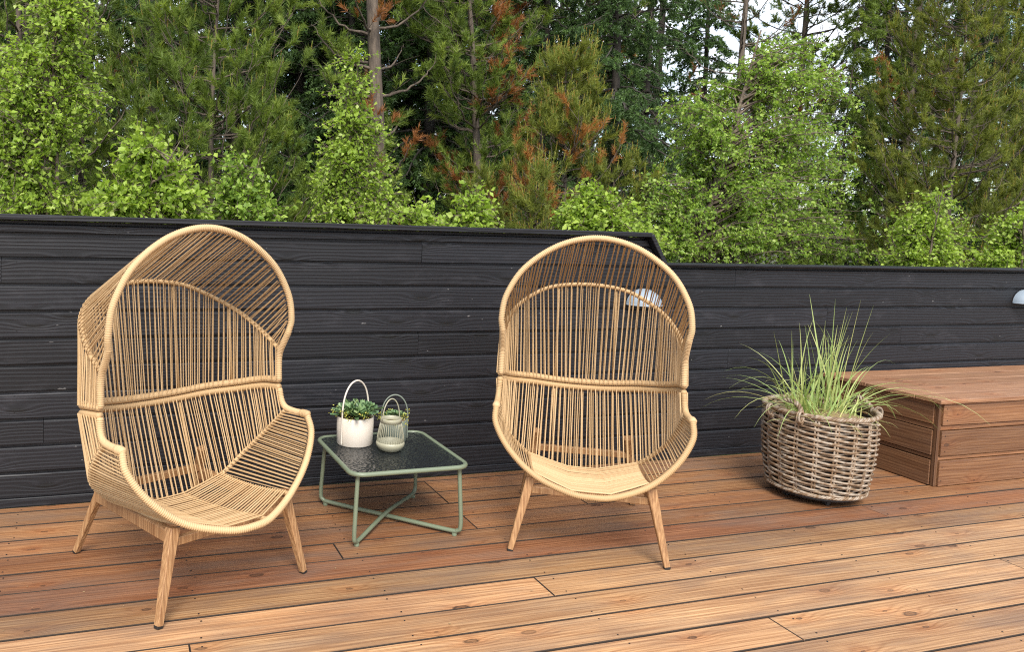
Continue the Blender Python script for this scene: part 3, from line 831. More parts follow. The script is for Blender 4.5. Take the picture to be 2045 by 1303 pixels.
rows = 30
th = np.arange(NST * 10) / (NST * 10) * 2 * math.pi
for i in range(rows):
    z = .012 + (HB - .034) * i / (rows - 1)
    ph = math.pi * (i % 2)
    w = np.sin(th * NST / 2 + ph + .25 * rgb.normal())
    jit = np.interp(th, np.linspace(0, 2 * math.pi, 30), np.append(rgb.normal(0, .0010, 29), 0))
    r = brad(z) + .0085 * w + jit
    zz = z + .0035 * np.sin(th * NST / 2 + ph + 1.3) + rgb.normal(0, .0006) + jit
    P = np.stack([r * np.cos(th), r * np.sin(th), zz], 1)
    MB().add(*tube(P, .0058 * rgb.uniform(.82, 1.14), 7, closed=True, flat=.8)).build('woven_strand', M_WICKER, basket, smooth=True)
for nm, zc, rr, cnt, amp in (('rim_braid', HB - .004, brad(HB) + .003, 5, .0095), ('foot_braid', .004, brad(0) + .003, 4, .008)):
    for q in range(cnt):
        t = np.arange(260) / 260 * 2 * math.pi
        P = np.stack([(rr + amp * np.cos(t * 22 + q * 2 * math.pi / cnt)) * np.cos(t), (rr + amp * np.cos(t * 22 + q * 2 * math.pi / cnt)) * np.sin(t), zc + amp * .75 * np.sin(t * 22 + q * 2 * math.pi / cnt)], 1)
        MB().add(*tube(P, .0058, 6, closed=True)).build(nm, M_WICKER, basket, smooth=True)
for ang in (math.radians(187), math.radians(-8)):
    d = np.array([math.cos(ang), math.sin(ang), 0]); tn = np.array([-d[1], d[0], 0])
    for q in range(3):
        t = np.linspace(0, 1, 60); u = t * math.pi
        base = d[None] * (brad(HB) - .002) + tn[None] * (.082 * np.cos(u))[:, None] + np.array([0, 0, 1.0])[None] * (HB - .055 + .105 * np.sin(u) ** .75)[:, None] - d[None] * (.028 * np.sin(u))[:, None]
        T_, N_, B_ = frames(base)
        P = base + .0075 * (np.cos(t * 30 + q * 2.094)[:, None] * N_ + np.sin(t * 30 + q * 2.094)[:, None] * B_)
        MB().add(*tube(P, .0066, 6)).build('handle_strand', M_WICKER, basket, smooth=True)
    for sg in (-1, 1):
        for q in range(2):
            c0 = d * (brad(HB) + .012) + tn * sg * (.082 + .011 * q) + np.array([0, 0, HB - .012])
            a = np.linspace(0, 2 * math.pi, 16)
            P = c0 + np.stack([d * .019 * math.cos(x) + np.array([0, 0, .028 * math.sin(x)]) for x in a[:-1]])
            MB().add(*tube(P, .0055, 6, closed=True)).build('lashing', M_WICKER, basket, smooth=True)
MB().add(*lathe([(.001, 0), (BR0 - .012, .002), (brad(HB * .5) - .016, HB * .5), (brad(HB) - .016, HB - .03), (brad(HB) - .020, HB - .03), (brad(HB * .5) - .022, HB * .5), (.001, .02)], 40)).build('liner', M_DARK, basket)

grass = tag(empty('ornamental_grass', (BX, BY, BZ0 + HB - .075)), 'tall pale green arching grass growing in the wicker basket', 'plant')
V, F = lathe([(.001, .058), (.08, .055), (.16, .045), (.235, .028)], 36); V = V + np.random.default_rng(1).normal(0, .004, V.shape)
MB().add(V, F).build('mulch', M_SOIL, grass)
rgg = np.random.default_rng(12)
def blade(p, az, lean, ln, droop, w, t0, name='blade'):
    n = 9; P = [np.array(p, float)]; d = np.array([math.cos(az) * math.sin(lean), math.sin(az) * math.sin(lean), math.cos(lean)])
    h = np.array([math.cos(az), math.sin(az), 0])
    for k in range(n):
        d = norm(d + (np.array([0, 0, -1.0]) + .35 * h) * droop * (k / n) ** 1.2 / n * 3); P.append(P[-1] + d * ln / n)
    P = np.array(P); side = np.array([-math.sin(az), math.cos(az), 0]); sp = np.array([math.cos(az * 1.7 + ln * 9), math.sin(az * 1.7 + ln * 9), 0]); side = norm(side + .8 * sp)
    ww = w * np.clip(1.05 - np.linspace(0, 1, n + 1) ** 1.6, 0.03, 1)
    T = norm(np.gradient(P, axis=0)); nn = np.cross(T, side)
    Lf, Rt = P - side * ww[:, None] / 2 + nn * ww[:, None] * .25, P + side * ww[:, None] / 2 + nn * ww[:, None] * .25
    V = np.stack([Lf, P, Rt], 1).reshape(-1, 3); F = []
    for k in range(n):
        a = k * 3; F += [[a, a + 1, a + 4, a + 3], [a + 1, a + 2, a + 5, a + 4]]
    return obj(name, mesh_from(name, V, np.array(F), M_GRASS, tint=np.full(len(F), t0)), grass)
def bl(n, cx, cy, sp, lean, ln, droop, w=(.006, .010), az=None, tint=(0, .9)):
    for i in range(n):
        a = rgg.uniform(0, 2 * math.pi) if az is None else math.radians(rgg.uniform(*az))
        p = (cx + rgg.normal(0, sp), cy + rgg.normal(0, sp), rgg.uniform(.035, .055))
        blade(p, a, rgg.uniform(*lean), rgg.uniform(*ln), rgg.uniform(*droop), rgg.uniform(*w), rgg.uniform(*tint))
bl(17, .05, .0, .035, (.02, .26), (.38, .66), (.0, .25), w=(.008, .012))
bl(20, -.12, .03, .035, (.05, .45), (.28, .50), (.0, .5), w=(.008, .012))
bl(9, .12, .02, .04, (.1, .5), (.35, .60), (.0, .6), w=(.008, .011))
bl(19, -.02, -.04, .08, (.4, .95), (.25, .5), (.5, 1.4))
bl(20, -.13, -.02, .04, (.6, 1.25), (.38, .58), (.4, 1.5), az=(140, 235), w=(.007, .010))
bl(12, .12, -.03, .05, (.7, 1.2), (.40, .66), (.9, 2.0), az=(-60, 30), w=(.007, .010))
bl(70, .0, -.05, .11, (.5, 1.4), (.10, .24), (.8, 2.2), w=(.003, .006), tint=(.6, 1.0))
bl(24, -.02, .03, .09, (.1, .7), (.15, .34), (.1, 1.2), w=(.004, .008))
blade((.10, -.06, .04), math.radians(-20), 1.0, .58, .9, .009, .9)
blade((.10, -.06, .04), math.radians(-32), .75, .55, 1.9, .009, .6)
blade((.12, -.02, .04), math.radians(0), 1.05, .60, .55, .008, .95)
#FOLIAGE
# ------------------------------------------------------------------ trees and shrubs behind the fence
GZ = -.42
def tri_leaves(C, A, Nn, Ln, Wd):
    """small leaves: 4-vertex rhombs folded along the midrib"""
    A = norm(A); B = norm(np.cross(Nn, A)); Nn = np.cross(A, B)
    Ln = Ln[:, None]; Wd = Wd[:, None]
    V = np.stack([C, C + A * Ln * .42 + B * Wd * .5 + Nn * Wd * .12, C + A * Ln, C + A * Ln * .42 - B * Wd * .5 + Nn * Wd * .12], 1).reshape(-1, 3)
    k = np.arange(len(C))[:, None] * 4
    return V, np.vstack([np.hstack([k, k + 1, k + 2]), np.hstack([k, k + 2, k + 3])])

def needles(P0, D, ln, nper, nl, w, rg, spread=(.5, .9)):
    """bottle-brush shoots: P0 base, D direction, ln length; nper needles each"""
    n = len(P0); D = norm(D)
    ref = np.where(np.abs(D[:, 2:3]) < .9, np.array([[0, 0, 1.0]]), np.array([[1.0, 0, 0]]))
    U = norm(np.cross(D, ref)); W_ = np.cross(D, U)
    t = rg.random((n, nper)); a = rg.uniform(0, 2 * math.pi, (n, nper)); sp = rg.uniform(*spread, (n, nper))
    side = np.cos(a)[..., None] * U[:, None] + np.sin(a)[..., None] * W_[:, None]
    d = D[:, None] * np.cos(sp)[..., None] + side * np.sin(sp)[..., None]
    p = P0[:, None] + D[:, None] * (t * ln[:, None])[..., None]
    tang = norm(np.cross(d, rg.normal(0, 1, d.shape)))
    L = nl * rg.uniform(.75, 1.15, (n, nper))[..., None]
    V = np.stack([p - tang * w / 2, p + tang * w / 2, p + d * L], 2).reshape(-1, 3)
    F = np.arange(n * nper * 3).reshape(-1, 3)
    return V, F

def finish_tree(name, label, cat, group, base, wood, crown_V, crown_F, tint, leaf_mat, bark):
    e = tag(empty(name, tuple(base)), label, cat, group)
    mw = MB()
    for P, r, s in wood: mw.add(*tube(np.asarray(P) - base, r, s, cap=False))
    mw.build('trunk', bark, e, smooth=True)
    obj('crown', mesh_from('crown', crown_V - base, crown_F, leaf_mat, tint=tint), e)
    return e

def broadleaf(name, label, cat, trunk, lobes, nbr, ntw, nlf, leaf=.045, seed=0, mat=None, bark=None, r0=.03, group='broad-leaved trees and shrubs behind the fence', droop=.5, twig=(.10, .25), multi=1):
    """trunk: control points from the ground up; lobes: (centre, radii) of the crown"""
    rg = np.random.default_rng(seed); mat = mat or M_BIRCH; bark = bark or M_BARKB
    trunk = catmull(np.array(trunk, float), 8); base = trunk[0].copy()
    wood = [(trunk, np.linspace(r0, r0 * .18, len(trunk)), 8)]
    stems = [trunk]
    for m_ in range(1, multi):
        off = rg.normal(0, .30, 3) * np.array([1, .7, 0]); st = trunk + off * np.linspace(.15, 1, len(trunk))[:, None] ** 1.2
        stems.append(st); wood.append((st, np.linspace(r0 * .8, r0 * .15, len(trunk)), 6))
    lobes = [(c, np.maximum(np.array(r) - .07, np.array(r) * .5)) for c, r in lobes]     # twigs reach beyond the lobe
    wts = np.array([r[0] * r[1] + r[0] * r[2] for _, r in lobes]); wts = wts / wts.sum()
    C, A, N_, T = [], [], [], []
    for i in range(nbr):
        c, r = lobes[rg.choice(len(lobes), p=wts)]
        d = norm(rg.normal(0, 1, 3)); p = np.array(c) + np.array(r) * d * rg.random() ** .42
        st = stems[rg.integers(len(stems))]
        hz = np.hypot(*(st[:, :2] - p[:2]).T); zt = p[2] - .45 * hz.min() - .05
        k = np.abs(st[:, 2] - zt).argmin(); q = st[k]
        mid = q * .45 + p * .55 + np.array([0, 0, .12 * np.linalg.norm(p - q)]) + rg.normal(0, .03, 3)
        br = catmull([q, mid, p], 5); wood.append((br, np.linspace(r0 * .25, .0016, len(br)), 4))
        bd = norm(p - q); btint = rg.normal(0, .10)
        for j in range(ntw):
            t = rg.uniform(.35, 1.0); s = point_on(br, t)[0]
            td = norm(bd * .7 + rg.normal(0, .75, 3) + np.array([0, 0, -.15 * droop])); L = rg.uniform(*twig)
            e_ = s + td * L + np.array([0, 0, -.35 * droop * L]); tw = catmull([s, (s + e_) / 2 + np.array([0, 0, .05 * L]), e_], 3)
            wood.append((tw, np.array([.0018] * (len(tw) - 1) + [.0008]), 3))
            m = max(2, int(nlf * L / np.mean(twig) * rg.uniform(.7, 1.3)))
            tt = rg.uniform(.1, 1.02, m); pp = point_on(tw, np.clip(tt, 0, 1)) + rg.normal(0, .012, (m, 3))
            C.append(pp); A.append(rg.normal(0, .8, (m, 3)) + td * .5 + np.array([0, 0, -droop])); N_.append(rg.normal(0, .75, (m, 3)) + np.array([0, -.15, .8]))
            T.append(np.clip(rg.beta(2.2, 2.2, m) + btint + .12 * (tt - .5), 0, 1))
    C, A, N_, T = np.vstack(C), np.vstack(A), np.vstack(N_), np.concatenate(T)
    L = .88 * leaf * np.clip(rg.lognormal(-.08, .28, len(C)), .45, 1.6)
    V, F = tri_leaves(C, A, N_, L, L * rg.uniform(.62, .85, len(C)))
    return finish_tree(name, label, cat, group, base, wood, V, F, np.tile(T, 2), mat, bark)

def conifer(name, label, base, height, prof, seed=0, z_from=.6, whorl=.32, nb=5, mat=None, bark=None, r0=.09, lean=(0, 0), style='pine', nl=.055, nper=34, nw=.0035, dead=.0, deadz=(0, 0), group='conifers behind the fence', dens=1.0, up=.35, tips=True, candles=0.0, bare=0):
    """prof(f): branch length at relative height f; style pine (upturned brushes) or spruce (drooping fronds)"""
    rg = np.random.default_rng(seed); mat = mat or M_PINE; bark = bark or M_BARK
    base = np.array(base, float)
    zz = np.linspace(0, 1, 14)
    trunk = base + np.stack([lean[0] * zz ** 1.3 + .03 * np.sin(zz * 7 + seed), lean[1] * zz ** 1.3, zz * height], 1)
    wood = [(trunk, np.linspace(r0, r0 * .12, 14), 9)]
    P0, D0, L0, T0 = [], [], [], []
    h = z_from
    while h < height - .05:
        f = h / height; bl_ = prof(f)
        for j in range(nb):
            if bl_ < .05: continue
            az = rg.uniform(0, 2 * math.pi); L = bl_ * rg.uniform(.65, 1.12)
            hh = h + rg.uniform(-.12, .12); q = np.array([np.interp(hh / height, zz, trunk[:, k]) for k in range(3)])
            o = np.array([math.cos(az), math.sin(az), 0])
            if style == 'pine': pts = [q, q + o * L * .5 + np.array([0, 0, .12 * L]), q + o * L * .82 + np.array([0, 0, (.22 + up * .5) * L]), q + o * L + np.array([0, 0, (.30 + up) * L])]
            else: pts = [q, q + o * L * .4 + np.array([0, 0, -.05 * L]), q + o * L * .75 + np.array([0, 0, -.24 * L]), q + o * L + np.array([0, 0, -.28 * L])]
            br = catmull(pts, 5); br = br + rg.normal(0, .008, br.shape)
            wood.append((br, np.linspace(max(.006, r0 * .2 * (1 - f) + .006), .002, len(br)), 5))
            isdead = rg.random() < dead and deadz[0] < base[2] + hh < deadz[1]
            if bare and rg.random() < bare:
                for k in range(int(5 * L / .5) + 2):
                    s = point_on(br, rg.uniform(.2, 1))[0]; e_ = s + (rg.normal(0, 1, 3) * .16 + o * .12) * (L + .2)
                    wood.append((np.array([s, (s + e_) / 2 + rg.normal(0, .01, 3), e_]), np.array([.003, .0022, .001]), 3))
                continue
            nb2 = max(3, int(L / .11 * dens))
            for k in range(nb2):
                t = rg.uniform(.12, 1.0); s = point_on(br, t)[0]; tan = norm(point_on(br, min(1, t + .05))[0] - point_on(br, max(0, t - .05))[0])
                sd = norm(np.cross(tan, [0, 0, 1])) * rg.choice([-1, 1])
                if style == 'pine':
                    d2 = norm(tan * .6 + sd * rg.uniform(.3, 1.0) + np.array([0, 0, rg.uniform(.0, .7)])); l2 = rg.uniform(.12, .30) * (1.1 - .5 * t) * min(1.4, L / .6 + .3)
                    e_ = s + d2 * l2; wood.append((np.array([s, e_]), np.array([.0035, .002]), 3))
                    for m in range(3):
                        a0 = s + d2 * l2 * rg.uniform(.35, 1.0); dd = norm(d2 * .6 + rg.normal(0, .45, 3) + np.array([0, 0, .55]))
                        P0.append(a0); D0.append(dd); L0.append(rg.uniform(.09, .19))
                        T0.append(rg.uniform(.92, 1) if (isdead and rg.random() < .85) else min(.86, rg.beta(2, 2) * .8 + .12 * (m == 0)))
                else:
                    d2 = norm(tan * .55 + sd * rg.uniform(.3, 1.0) + np.array([0, 0, -.45])); l2 = rg.uniform(.12, .32) * (1.15 - .5 * t)
                    wood.append((np.array([s, s + d2 * l2]), np.array([.003, .0015]), 3))
                    for m in range(3):
                        u = rg.uniform(.0, .8); a0 = s + d2 * l2 * u
                        P0.append(a0); D0.append(norm(d2 + rg.normal(0, .35, 3) + np.array([0, 0, -.25]))); L0.append(rg.uniform(.10, .18))
                        T0.append(rg.uniform(.92, 1) if (isdead and rg.random() < .85) else min(.88, rg.beta(2, 2.4) * .8 + .12 * (u > .6)))
        h += whorl * rg.uniform(.85, 1.15)
    P0, D0, L0, T0 = np.array(P0), np.array(D0), np.array(L0), np.array(T0)
    V, F = needles(P0, D0, L0, nper, nl, nw, rg, (.45, 1.0) if style == 'pine' else (.7, 1.25))
    T = np.clip(np.repeat(T0, nper) + np.where(np.repeat(T0, nper) > .9, 0, rg.normal(0, .06, len(F))), 0, 1)
    T = np.where((np.repeat(T0, nper) < .9), np.minimum(T, .86), np.maximum(T, .91))
    if candles:
        m = rg.random(len(P0)) < candles * (.3 + .7 * (P0[:, 2] - P0[:, 2].min()) / (np.ptp(P0[:, 2]) + .1)); q = P0[m] + norm(D0[m]) * L0[m][:, None]
        d = norm(D0[m] * .3 + np.array([0, 0, 1.0])); L = rg.uniform(.05, .15, m.sum())
        V2, F2 = needles(q, d, L, 26, nl * .38, nw, rg, (.15, .4)); T2 = np.where(rg.random(len(F2)) < .25, .95, .80)
        F = np.vstack([F, F2 + len(V)]); V = np.vstack([V, V2]); T = np.concatenate([T, T2])
    return finish_tree(name, label, 'tree', group, base, wood, V, F, T, mat, bark)

def foot(x, Y): p = at(x, 440, Y); return np.array([p[0], p[1], GZ])
def lobe(x, y, rx, ry, Y, dy=0.0, depth=None):
    """crown lobe around the point seen at (x, y), rx, ry half-sizes there"""
    s = Y / FOC * 1.02
    return (at(x, y, Y + dy), (rx * s, (depth if depth else (rx + ry) / 2 * s), ry * s))

# --- birches and shrubs
Y = 5.6
broadleaf('birch_tree', 'bright green young birch with thin dark trunk at the far left', 'tree',
          [foot(112, Y), at(114, 400, Y), at(110, 250, Y), at(106, 120, Y), at(112, -40, Y)],
          [lobe(125, 30, 70, 70, Y), lobe(95, 120, 80, 45, Y), lobe(40, 190, 70, 55, Y), lobe(165, 190, 50, 45, Y), lobe(100, 270, 75, 50, Y), lobe(30, 320, 70, 50, Y), lobe(55, 400, 90, 45, Y, -.1), lobe(150, 395, 50, 45, Y, .1), lobe(-60, 250, 60, 150, Y)],
          190, 9, 12, .034, 31, r0=.018)
Y = 4.95
broadleaf('hazel_shrub', 'sunlit leafy shrub over the fence behind the left chair', 'shrub',
          [foot(255, Y), at(262, 440, Y), at(275, 350, Y), at(290, 280, Y)],
          [lobe(255, 405, 70, 45, Y), lobe(310, 350, 45, 45, Y), lobe(275, 300, 30, 40, Y), lobe(360, 405, 55, 40, Y), lobe(375, 330, 25, 25, Y)],
          95, 6, 11, .043, 32, r0=.016, multi=3)
Y = 5.5
broadleaf('alder_shrub', 'darker leafy shrub over the fence, right of the sunlit shrub', 'shrub',
          [foot(480, Y), at(478, 440, Y), at(475, 380, Y), at(480, 310, Y)],
          [lobe(485, 335, 24, 26, Y), lobe(475, 400, 45, 35, Y), lobe(530, 425, 40, 25, Y)],
          60, 6, 11, .040, 33, M_BIRCH2, r0=.013, multi=2)
Y = 5.6
broadleaf('slender_birch', 'slender birch with tapering bright crown between the two chairs', 'tree',
          [foot(660, Y), at(668, 440, Y), at(690, 330, Y), at(706, 220, Y), at(718, 95, Y)],
          [lobe(716, 120, 22, 36, Y), lobe(708, 178, 40, 30, Y), lobe(695, 240, 42, 30, Y), lobe(735, 265, 40, 30, Y), lobe(690, 310, 60, 38, Y), lobe(755, 340, 45, 30, Y), lobe(672, 365, 48, 30, Y), lobe(765, 395, 50, 32, Y), lobe(710, 430, 75, 25, Y)],
          130, 7, 11, .034, 34, r0=.014)
Y = 5.0
broadleaf('birch_sapling', 'small birch sapling tip above the fence near the orange dead twigs', 'sapling',
          [foot(945, Y), at(946, 455, Y), at(948, 410, Y), at(942, 378, Y)],
          [lobe(943, 398, 22, 20, Y), lobe(945, 435, 36, 22, Y)], 20, 5, 7, .048, 35, r0=.008)
broadleaf('low_shrub', 'low round shrub tip peeking over the fence above the table', 'shrub',
          [foot(840, Y), at(842, 455, Y), at(845, 425, Y)],
          [lobe(842, 442, 26, 14, Y)], 16, 6, 8, .042, 36, r0=.008)
Y = 5.2
broadleaf('willow_shrub', 'bright broad shrub over the fence top behind the right chair', 'shrub',
          [foot(1180, Y), at(1180, 460, Y), at(1185, 400, Y)],
          [lobe(1150, 440, 70, 40, Y), lobe(1220, 440, 80, 50, Y), lobe(1170, 400, 50, 28, Y), lobe(1300, 480, 60, 50, Y)],
          90, 6, 12, .043, 37, r0=.014, multi=3)
Y = 6.3
broadleaf('spreading_birch', 'large spreading birch filling the view between right chair and grass', 'tree',
          [foot(1372, Y), at(1395, 500, Y), at(1415, 420, Y), at(1440, 330, Y), at(1480, 200, Y), at(1520, 60, Y)],
          [lobe(1480, 470, 230, 75, Y, 0, .7), lobe(1330, 400, 110, 80, Y, 0, .6), lobe(1500, 370, 190, 90, Y, 0, .8), lobe(1640, 440, 95, 80, Y, 0, .5), lobe(1420, 270, 120, 90, Y, 0, .6), lobe(1580, 270, 120, 90, Y, 0, .6), lobe(1530, 160, 90, 80, Y, 0, .5), lobe(1650, 350, 90, 70, Y, 0, .5), lobe(1590, 100, 90, 60, Y, 0, .4), lobe(1690, 160, 60, 70, Y, .3, .3), lobe(1440, 180, 60, 60, Y, .2, .3), lobe(1300, 480, 90, 50, Y, 0, .4), lobe(1700, 480, 60, 60, Y, 0, .3), lobe(1680, 260, 60, 90, Y, .3, .4), lobe(1640, 180, 60, 60, Y, .2, .3), lobe(1350, 230, 60, 60, Y, 0, .3)],
          430, 9, 14, .036, 38, M_BIRCH2, r0=.040)
Y = 5.3
broadleaf('bushy_birch', 'round bright shrub above the fence behind the grass and bench', 'shrub',
          [foot(1850, Y), at(1852, 520, Y), at(1860, 450, Y), at(1872, 380, Y)],
          [lobe(1870, 400, 50, 40, Y), lobe(1850, 460, 85, 50, Y), lobe(1840, 515, 100, 35, Y), lobe(1920, 480, 40, 40, Y)],
          105, 7, 13, .036, 39, r0=.015, multi=3)
Y = 5.0
broadleaf('corner_shrub', 'bright shrub rising over the fence at the right edge of view', 'shrub',
          [foot(2040, Y), at(2040, 520, Y), at(2042, 460, Y), at(2050, 400, Y)],
          [lobe(2035, 470, 70, 60, Y), lobe(2000, 520, 75, 35, Y), lobe(2090, 450, 70, 70, Y), lobe(1960, 530, 40, 22, Y)],
          95, 7, 13, .038, 40, r0=.015, multi=3)

# --- conifers
Y = 7.2
conifer('bushy_pine', 'broad bushy green pine behind the left chair', foot(425, Y), 4.45, lambda f: 1.12 * (1 - max(0, f - .35) ** 1.3 * 1.3) if f < .97 else .2, 51, z_from=.9, whorl=.20, nb=6, nper=84, nl=.066, nw=.0060, up=.55, candles=.35, r0=.042, dens=.8)
Y = 8.2
conifer('tall_pine', 'tall straight grey-brown pine trunk behind the slender birch', foot(778, Y), 9.5, lambda f: .35 + 1.4 * max(0, f - .12), 52, z_from=1.4, whorl=.40, nb=4, nper=44, nl=.075, nw=.008, dead=.28, deadz=(1.0, 3.6), r0=.105, lean=(-.75, 0), dens=1.0, bare=.25)
Y = 8.6
conifer('rusty_pine', 'pine with many rusty orange dead needle tufts, leaning trunk', foot(985, Y), 6.0, lambda f: .35 + 1.3 * max(0, f - .15) if f < .8 else 1.0 * (1.05 - f) / .25, 53, z_from=1.3, whorl=.25, nb=5, nper=46, nl=.075, nw=.008, dead=.26, deadz=(1.2, 3.6), r0=.075, lean=(-.65, .1), dens=1.2, bare=.12)
Y = 7.0
conifer('young_pine', 'conical young pine with pale upright candles behind the right chair', foot(1120, Y), 3.42, lambda f: 1.0 * (1 - f) ** .75 + .08, 54, z_from=1.0, whorl=.19, nb=6, mat=M_PINE2, nper=80, nl=.060, nw=.0056, up=.6, candles=.9, dead=.25, deadz=(1.0, 2.1), r0=.035, dens=.9)
Y = 5.6
conifer('pine_seedling', 'slim young pine shoot just above the fence, left of the right chair', foot(1074, Y), 2.22, lambda f: .16 * (1 - f) + .05, 55, z_from=1.2, whorl=.14, nb=4, mat=M_PINE2, nper=44, nl=.05, nw=.0045, up=.9, candles=1.0, r0=.02, dens=1.0)
Y = 9.5
conifer('drooping_spruce', 'dark drooping spruce left of the sky gap', foot(1212, Y), 9.5, lambda f: 1.35 * (1 - f) + .25, 56, z_from=1.8, whorl=.25, nb=7, mat=M_SPRUCE, bark=M_BARKD, style='spruce', nper=36, nl=.042, nw=.012, r0=.09, dens=1.5)
Y = 11.0
conifer('bare_pine', 'thin bare pine trunk standing against the pale sky gap', foot(1452, Y), 9.0, lambda f: .9, 57, z_from=2.4, whorl=.45, nb=4, mat=M_SPRUCE, nper=24, nl=.06, nw=.009, dead=.4, deadz=(2, 7), r0=.09, lean=(.25, 0), dens=.7, bare=.35)
Y = 9.0
conifer('feathery_larch', 'light feathery conifer rising behind the spreading birch', foot(1672, Y), 5.6, lambda f: .85 * (1 - f) + .15, 58, z_from=1.6, whorl=.24, nb=6, mat=M_PINE, style='spruce', nper=36, nl=.05, nw=.011, r0=.03, dens=1.5, lean=(.1, 0))
Y = 7.4
conifer('olive_pine', 'large olive green pine with orange buds at right, behind the shrub', foot(1895, Y), 5.2, lambda f: 1.10 * (1 - max(0, f - .4) * .75), 59, z_from=.9, whorl=.20, nb=6, mat=M_PINE2, nper=84, nl=.062, nw=.0058, up=.5, candles=.7, r0=.05, dens=.8)
Y = 8.0
conifer('olive_pine', 'olive green pine cut off by the right edge of view', foot(2090, Y), 5.8, lambda f: 1.3 * (1 - max(0, f - .4) * .7), 60, z_from=.9, whorl=.22, nb=6, mat=M_PINE2, nper=80, nl=.064, nw=.0064, up=.5, candles=.6, r0=.05, dens=.8)
Y = 7.6
conifer('edge_pine', 'dark green pine filling the upper left corner behind the birch', foot(30, Y), 6.0, lambda f: 1.25 * (1 - max(0, f - .4) * .5), 61, z_from=1.2, whorl=.25, nb=5, nper=72, nl=.064, nw=.0068, up=.5, candles=.2, r0=.05, dens=.8)

# --- the shaded wood behind: three kinds of conifer, repeated
kinds = []
kinds.append(conifer('forest_spruce', '', (0, 0, 0), 10.5, lambda f: 1.7 * (1 - f) + .3, 71, z_from=1.0, whorl=.30, nb=7, mat=M_SPRUCE, bark=M_BARKD, style='spruce', nper=24, nl=.06, nw=.020, r0=.10, dens=1.2, bare=.10))
kinds.append(conifer('forest_pine', '', (0, 0, 0), 10.0, lambda f: .6 + 1.6 * max(0, f - .08) if f < .7 else 1.4, 72, z_from=1.4, whorl=.32, nb=5, mat=M_PINE, bark=M_BARK, nper=30, nl=.09, nw=.015, r0=.11, dens=1.0, bare=.18, dead=.08, deadz=(1, 5)))
kinds.append(conifer('forest_spruce', '', (0, 0, 0), 11.5, lambda f: 1.5 * (1 - f) + .45, 73, z_from=1.8, whorl=.30, nb=7, mat=M_SPRUCE, bark=M_BARKD, style='spruce', nper=24, nl=.06, nw=.020, r0=.12, dens=1.1, bare=.22, dead=.06, deadz=(1, 4)))
spots = [(-60, 10.5, 0, 'behind the far left birch'), (160, 11.5, 1, 'behind and right of the far left birch'), (300, 10.5, 2, 'behind the top of the bushy pine, left part'), (470, 11.5, 0, 'behind the middle of the bushy pine'), (590, 12.2, 0, 'just right of the bushy pine'), (640, 12.5, 2, 'between bushy pine and slender birch, farther back'), (690, 10.8, 0, 'directly behind the slender birch'), (805, 12.0, 2, 'right of the tall grey-brown trunk'),
         (850, 10.4, 0, 'between tall trunk and rusty pine'), (930, 11.2, 1, 'behind the rusty pine crown'), (1010, 12.8, 2, 'right of the rusty pine trunk'), (1070, 10.6, 0, 'left of the young conical pine'), (1150, 12.4, 1, 'behind the young conical pine'), (1275, 13.0, 2, 'at the left border of the sky gap'), (1745, 12.5, 0, 'between feathery conifer and olive pine'), (1390, 15.0, 0, 'standing alone left of the thin bare trunk'), (1580, 14.0, 1, 'rising behind the top of the spreading birch'), (1800, 11.5, 1, 'left behind the large olive pine'), (1960, 11.0, 0, 'right behind the large olive pine'), (2120, 12.0, 2, 'at the right edge behind the cut-off olive pine')]
rgk = np.random.default_rng(5)
used = set()
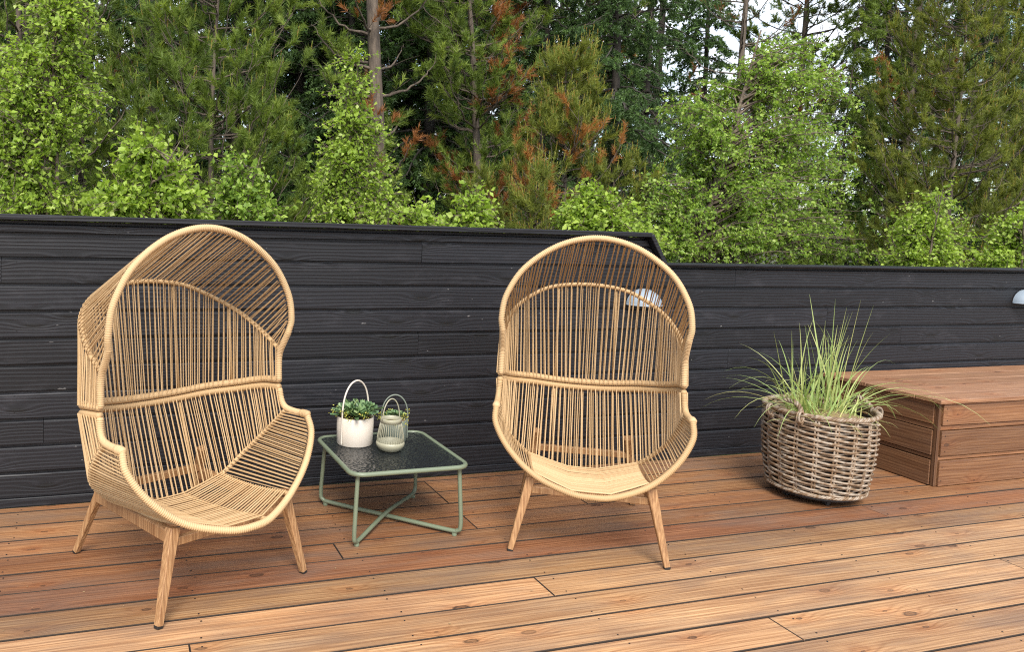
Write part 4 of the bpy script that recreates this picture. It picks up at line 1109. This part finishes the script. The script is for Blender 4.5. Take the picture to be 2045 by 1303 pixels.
for i, (px, Yd, kd, where) in enumerate(spots):
    o = kinds[kd] if kd not in used else copy_tree(kinds[kd])
    used.add(kd)
    p = foot(px, Yd); o.location = tuple(p); o.rotation_euler = (0, 0, rgk.uniform(0, 6.28)); s_ = rgk.uniform(.85, 1.1); o.scale = (s_, s_, s_ * rgk.uniform(.95, 1.1))
    tag(o, 'shaded dark %s in the wood, %s' % ('pine' if kd == 1 else 'spruce', where), 'tree', 'conifers in the shaded wood')

# --- far wood and undergrowth: masses nobody could count
def far_wood():
    rg = np.random.default_rng(81); P0, D0, L0, T0 = [], [], [], []; mw = MB()
    for px in list(np.arange(-150, 1330, 62)) + list(np.arange(1790, 2250, 75)):
        Yd = rg.uniform(15, 20); b0 = foot(px + rg.uniform(-20, 20), Yd); H = rg.uniform(9, 13)
        mw.add(*tube(np.array([b0, b0 + np.array([rg.normal(0, .1), 0, H])]), np.array([.13, .03]), 6, cap=False))
        n = 900; f = rg.random(n) ** .8; r = (1.9 * (1 - f) + .35) * np.sqrt(rg.random(n)); a = rg.uniform(0, 6.28, n)
        P0.append(b0 + np.stack([r * np.cos(a), r * np.sin(a), .6 + f * (H - .6) - .25 * r], 1)); D0.append(np.stack([np.cos(a), np.sin(a), np.full(n, -.5)], 1)); L0.append(rg.uniform(.2, .45, n)); T0.append(rg.beta(2, 2.5, n) * .85)
    P0, D0, L0, T0 = np.vstack(P0), np.vstack(D0), np.concatenate(L0), np.concatenate(T0)
    V, F = needles(P0, D0, L0, 9, .16, .05, rg, (.6, 1.2))
    o = obj('distant_wood', mesh_from('distant_wood', V, F, M_SPRUCE, tint=np.repeat(T0, 9))); tag(o, 'mass of far dark conifers closing the view behind the wood', 'wood', kind='stuff')
    mw.build('trunks', M_BARKD, o)
    n = 34000; X = rg.uniform(-9, 34, n); Yv = rg.uniform(9.5, 15, n); top = .9 + .9 * np.sin(X * 1.3 + Yv) * .5 + .55 * np.sin(X * 3.1 + 1) * .5 + .6
    C = np.stack([X, Yv, GZ + (top + .9) * rg.random(n) ** .6], 1)
    L = rg.uniform(.06, .13, n); V, F = tri_leaves(C, rg.normal(0, 1, (n, 3)), rg.normal(0, .8, (n, 3)) + np.array([0, -.2, .8]), L, L * .6)
    tag(obj('undergrowth', mesh_from('undergrowth', V, F, M_BIRCH2, tint=np.tile(rg.beta(2, 3, n) * .6, 2))), 'low leafy undergrowth on the forest floor behind the fence', 'undergrowth', kind='stuff')
far_wood()
